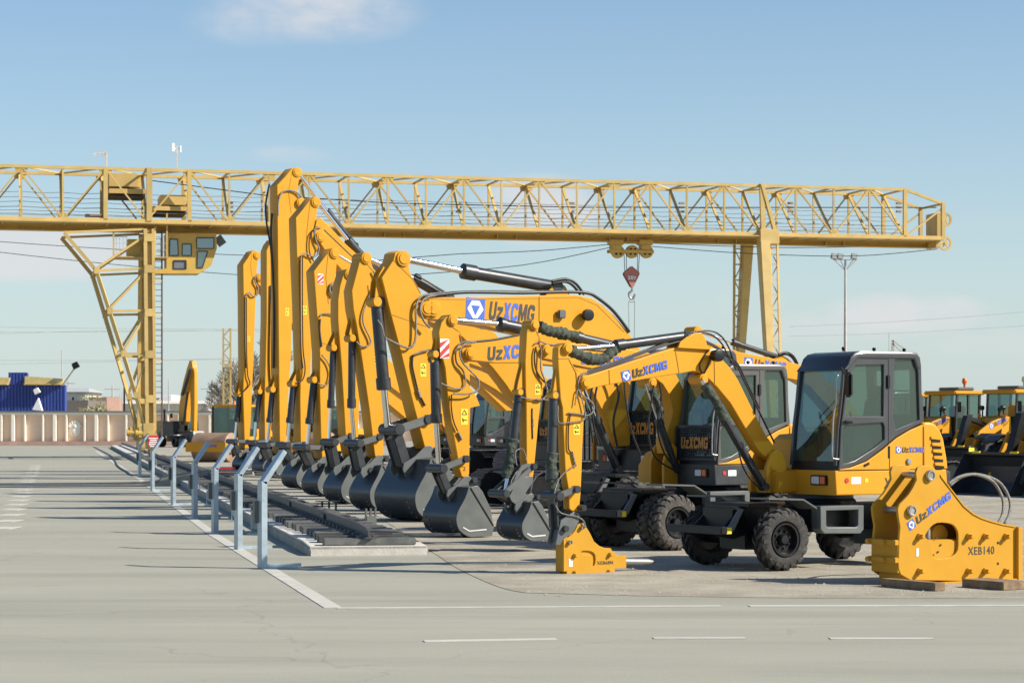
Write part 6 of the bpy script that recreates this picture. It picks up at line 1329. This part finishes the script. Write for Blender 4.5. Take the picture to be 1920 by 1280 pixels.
# ---- wheel loaders on the right
def loader(label, x, y, h=212, k=1.0, cabglass=GLSG, sign=True):
    rt_ = root('wheel_loader', label, 'wheel loader', (x, y, 0), R(h), 'wheel loaders parked on the right'); BW = 1.25
    q = MB(); pr_ = [(0,.02),(.02,.10),(-.85,.5),(-1.0,.75),(-.95,1.0),(-.62,1.12),(-.60,1.20),(-.98,1.14),(-1.12,.9),(-1.12,.35),(-.9,.05)]
    q.prism([(.02,.0),(-.9,.0),(-1.12,.3),(-1.15,.85),(-.98,1.15),(-.72,1.2),(-.74,1.12),(-.95,1.05),(-1.06,.8),(-1.03,.35),(-.85,.06),(.02,.05)], -BW, BW); b = q.out('bucket', GRY, rt_)
    for y_ in (-BW, BW-.03): q = MB(); q.prism([(.02,.0),(-.9,.0),(-1.12,.3),(-1.15,.85),(-.98,1.15),(-.72,1.2),(-.35,.6)], y_, y_+.03); q.out('bucket_side', GRY, b)
    q = MB(); q.prism([(-.70,1.21),(-.70,.7),(-.5,.3),(-.42,.35),(-.6,.8),(-.62,1.21)], BW, BW+.012); s_ = q.out('bucket_strip', GRYL, b); boxo('yellow_marker', (-.86, BW, 1.0), (-.6, BW+.016, 1.14), STICK, b, .002)
    q = MB(); q.box((-.74,-.9,1.16), (-.68,-.6,1.22)); q.box((-.74,.6,1.16), (-.68,.9,1.22)); q.out('bucket_lug', STICK, b)
    arm = [(-1.1,.75),(-1.0,.5),(-1.25,.42),(-1.8,.95),(-2.3,1.55),(-3.1,1.95),(-3.3,2.15),(-3.1,2.3),(-2.4,2.1),(-1.75,1.75),(-1.5,1.3)]
    for y_ in (-.62, .50): plate('lift_arm', [arm], y_, y_+.12, YEL, rt_, .02)
    logo_at((-2.25,.625,1.82), (-.94,0,.33), (.33,0,.94), .9, .16, rt_)
    q = MB(); q.prism([(-1.15,1.0),(-1.3,.9),(-1.75,1.9),(-1.9,2.35),(-1.6,2.3),(-1.4,1.8)], -.12, .12); q.bar((-1.8,0,2.2), (-3.1,0,1.8), .16, .16); q.out('bellcrank', BLK, rt_, bevel=.02)
    q = MB(); q.cyl((-1.3,.3,.7), (-2.2,.3,1.3), .07); q.cyl((-1.3,-.3,.7), (-2.2,-.3,1.3), .07); q.out('tilt_cylinder', GRY, rt_, smooth=40)
    boxo('front_frame', (-3.0,-.45,.6), (-1.8,.45,1.5), YEL, rt_, .05)
    plate('tower', [[(-3.4,.8),(-2.7,.8),(-2.9,2.2),(-3.3,2.3)]], -.62, .62, YEL, rt_, .03)
    for xx in (-2.05, -4.95):
        for s in (1, -1): wheel(rt_, xx, s*.98, .76, .5, .36, s, RUB, 16, 'r4', YEL)
        q = MB(); q.cyl((xx,-.9,.76), (xx,.9,.76), .18); q.out('axle', BLK, rt_)
    for s in (1, -1):
        q = MB(); q.prism([(-2.9,1.35),(-2.7,1.62),(-1.7,1.66),(-1.4,1.5),(-1.4,1.44),(-1.7,1.6),(-2.68,1.56),(-2.82,1.33)], s*.72, s*1.25); q.out('mudguard', BLK, rt_)
    boxo('cab_floor', (-4.6,-.8,1.4), (-3.35,.8,1.7), BLK, rt_, .03)
    boxo('cab_roof', (-4.85,-.9,3.12), (-3.25,.9,3.28), YEL, rt_, .05); boxo('roof_unit', (-4.6,-.6,3.28), (-3.7,.6,3.42), GRYL, rt_, .06)
    q = MB()
    for (a, b_) in (((-3.4,1.7),(-3.48,3.13)), ((-4.6,1.7),(-4.65,3.13)), ((-4.05,1.7),(-4.05,3.13))):
        for yy in (-.76, .76): q.bar((a[0], yy, a[1]), (b_[0], yy, b_[1]), .08, .08)
    split_out(q, 'cab_post', GRY, rt_)
    for yy in (-.76, .76):
        q = MB(); q.prism([(-3.42,1.7),(-3.5,3.12),(-4.65,3.12),(-4.6,1.7)], yy-.005, yy+.005); q.out('side_pane', cabglass, rt_)
    q = MB(); q.add([(-3.38,-.74,1.7),(-3.38,.74,1.7),(-3.46,.74,3.12),(-3.46,-.74,3.12)], [(0,1,2,3)]); q.out('windscreen', cabglass, rt_)
    boxo('seat', (-4.4,-.3,1.7), (-4.0,.3,2.7), DARKI, rt_, .06)
    boxo('mirror', (-3.35,.95,2.45), (-3.3,1.15,2.85), BLK, rt_, .02); q = MB(); q.bar((-3.4,.78,2.9), (-3.33,1.05,2.7), .03, .03); q.out('mirror_arm', BLK, rt_)
    boxo('engine_hood', (-6.6,-.72,1.15), (-4.65,.72,2.25), YEL, rt_, .12); boxo('counterweight', (-6.95,-.85,.75), (-6.5,.85,1.5), GRY, rt_, .06)
    for s in (.55, -.55): q = MB(); q.bar((-3.0,s,2.2), (-3.0,s,2.55), .04, .04); q.cyl((-3.02,s,2.6), (-2.9,s,2.6), .09); q.out('head_lamp', BLK, rt_, smooth=40); cylo('amber_lamp', (-2.98,s*1.2,2.32), (-2.9,s*1.2,2.32), .06, ORG, rt_)
    q = MB(); q.lathe((-4.3,.3,3.42), (-4.3,.3,4), [(0,.04),(.12,.05),(.18,.1),(.3,.1),(.36,.05)], 12); q.out('beacon', mat('beacon_cream', (.7,.6,.3), .4) if sign else ORG, rt_, smooth=50)
    return rt_
loader('wheel loader with the wide dark bucket facing left, nearest fully visible bucket at the right', 12.95, 63.2)
loader('wheel loader cut off by the right edge, bucket and big front tyre showing', 14.45, 60.2)
loader('wheel loader whose green glass cab and lettered arm show above the dark buckets', 15.3, 82.5)
loader('wheel loader behind, green glass cab just right of the near excavator hood', 13.75, 85.9, sign=False)
loader('taller wheel loader, roof and orange beacon peeking out beside the near charcoal cab', 13.0, 93.0, sign=False)
# background machines seen through the gaps of the row
loader('wheel loader half hidden behind the row, left of the biggest arm', -3.2, 98.0, 212); loader('wheel loader half hidden behind the row between the biggest arm and the striped arm', 2.0, 92.0, 212)

# ---- big breaker on timbers, lower right
BY0 = FPX*EYE/(1092-HOR); f6b = Fr((1800-960)/FPX*BY0, BY0, 212)
n140 = [(1708,1087),(1697,1081),(1689,1076),(1685,1066),(1684.6,1057),(1686,1012),(1688,987),(1684.6,967),(1683.4,953),(1687,944),(1694,938),(1704,927),(1712,914),(1719,899),(1717.4,886),(1721,876),(1730,872.5),(1742,872),(1752,877),(1763,893),(1792,931),(1806,949),(1824,964),(1840,972),(1858,978),(1880,984),(1903,988),(1911,987),(1911,1090)]
h140 = [(1735,1003),(1745,988),(1757,980),(1775,980),(1788,984),(1796,996),(1797,1012),(1796,1030),(1787,1042),(1770,1046),(1750,1045),(1748,1020),(1736,1008)]
b140 = breaker('big yellow box breaker marked XEB140 resting on timber blocks at the lower right', f6b, n140, 0.0, .50, [(1742,891),(1707,957)], .068,
   [(1694,1015,1900,1082)], [(1723,1005),(1815,1005),(1846,1005),(1885,1005),(1723,1070),(1815,1070),(1846,1070),(1885,1070)], h140, ('XEB140', 1815, 1040, 1864, .10), br=.042)
a_, b_ = f6b.P(1911, 990, 0), f6b.P(1700, 1084, 0)
q = MB(); q.box((f6b.p(1911,1050)[0]-.015, -.52, f6b.p(1911,1091)[1]), (f6b.p(1904,1050)[0], .05, f6b.p(1911,987)[1])); q.out('end_flange', YEL2, b140, bevel=.006)
q = MB(); q.box((f6b.p(1904,1085)[0], -.50, f6b.p(1850,1092)[1]), (f6b.p(1710,1085)[0], .04, f6b.p(1850,1088)[1]+.012)); q.out('bottom_flange', YEL2, b140, bevel=.006)
# curved top flange
cvt = [(1763,893),(1792,931),(1806,949),(1824,964),(1840,972),(1858,978),(1880,984),(1903,988)]; P = f6b.poly(cvt); q = MB(); vs = []
for (x, z) in P: vs += [(x, -.50, z), (x, .012, z), (x, .012, z+.02), (x, -.50, z+.02)]
fs = []
for i in range(len(P)-1):
    for j in range(4): a = i*4+j; c = i*4+(j+1) % 4; fs.append((a, c, c+4, a+4))
q.add(vs, fs+[(3,2,1,0), tuple((len(P)-1)*4+j for j in range(4))]); q.out('top_flange', YEL2, b140, smooth=60)
# inner machinery in the window
p = f6b.P(1755, 1012, 0); boxo('valve_block', (p.x-.28, -.3, p.z-.26), (p.x+.1, -.03, p.z-.0), YEL2, b140, .01)
for (u, v) in ((1737,1021),(1763,1021),(1758,1034),(1749,1040),(1755,1008)): pp_ = f6b.P(u, v, -.03); cylo('small_bolt', (pp_.x, -.032, pp_.z), (pp_.x, -.015, pp_.z), .012, DRKP, b140, 8)
cylo('hydraulic_fitting', (p.x+.02, -.12, p.z), (p.x+.02, -.12, p.z+.14), .03, STL, b140); cylo('accumulator', (p.x-.25, -.2, p.z+.05), (p.x-.25, -.4, p.z+.05), .13, YEL2, b140)
for (u, v) in ((1871,1017),(1871,1056)): pp_ = f6b.P(u, v, 0); cylo('bolt_hole', (pp_.x, -.01, pp_.z), (pp_.x, .003, pp_.z), .018, DARKI, b140, 12)
pp_ = f6b.P(1720, 1035, 0); boxo('maker_plate', (pp_.x-.022, 0, pp_.z-.05), (pp_.x+.022, .004, pp_.z+.05), LAMP, b140, .001)
logo(f6b, 1706, 994, 1786, 932, .095, .004, b140, [DRKP, BLUP, BLUP])
# front cross plates between the side plates (left end)
xf = f6b.p(1686, 1030)[0]; q = MB(); q.box((xf-.02, -.49, f6b.p(1686,1074)[1]), (xf+.02, -.01, f6b.p(1686,1012)[1])); q.out('front_plate', YEL2, b140, bevel=.006)
for v in (1017, 1050): z = f6b.p(1686, v)[1]; q = MB(); q.box((xf+.0, -.50, z-.035), (xf+.07, .0, z+.035)); o = q.out('clamp_bar', YEL2, b140, bevel=.008); [cylo('clamp_bolt', (xf+.05, y_, z), (xf+.11, y_, z), .035, YEL2, o, 6) for y_ in (-.47, -.2)]
for d_, sgn in ((0, 1), (.07, 1)):
    pts = [f6b.P(1779+d_*40, 906+d_*40, -.3-d_), f6b.P(1800+d_*60, 893, -.35-d_), f6b.P(1830+d_*60, 889, -.45-d_), f6b.P(1862+d_*150, 903, -.5-d_), f6b.P(1880+d_*180, 935, -.5-d_), f6b.P(1880+d_*180, 962, -.45-d_), f6b.P(1871+d_*180, 981, -.35-d_)]
    tubeo('hydraulic_hose', pts, .02, HOSEM, b140, 8, 10)
def timber(label, u0, v0, l, dz=.16, w=.16):
    Y = FPX*EYE/(v0-HOR); o = boxo('timber_block', (-w/2, -l/2, 0), (w/2, l/2, dz), WOOD, None, .008); o.location = ((u0-960)/FPX*Y, Y, .005); o.rotation_euler = (0, 0, R(212)); return tag(o, label, 'timber block')
zb_ = f6b.p(1720, 1086)[1]
timber('weathered brown timber block under the left end of the big breaker', 1711, 1104, .95, max(zb_-.01, .1), .17); timber('dark shaded timber block under the right end of the big breaker', 1866, 1103, .7, max(f6b.p(1850,1092)[1]-.01, .1), .42)
# small stones and litter on the yard
rnd = random.Random(4); q = MB()
for i in range(900):
    v = 1117-rnd.random()**1.5*130; u = rnd.uniform(840, 1930); 
    if v > 1045+(u-828)*.44: continue
    x, y = ground(u, v); s = rnd.uniform(.006, .022)
    q.add([(x-s, y-s, .004), (x+s, y-s, .004), (x+s, y+s, .004), (x-s, y+s, .004), (x, y, .004+s)], [(0,1,4),(1,2,4),(2,3,4),(3,0,4)])
stuff(tag(q.out('yard_gravel', mat('pebble', (.36,.32,.25), .9, var=.3, scale=2)), 'small loose stones scattered over the rough concrete yard', 'gravel'))
for i, (u, v) in enumerate(((790,986),(1150,1012))): pass
# boundary lip between the asphalt and the yard slab
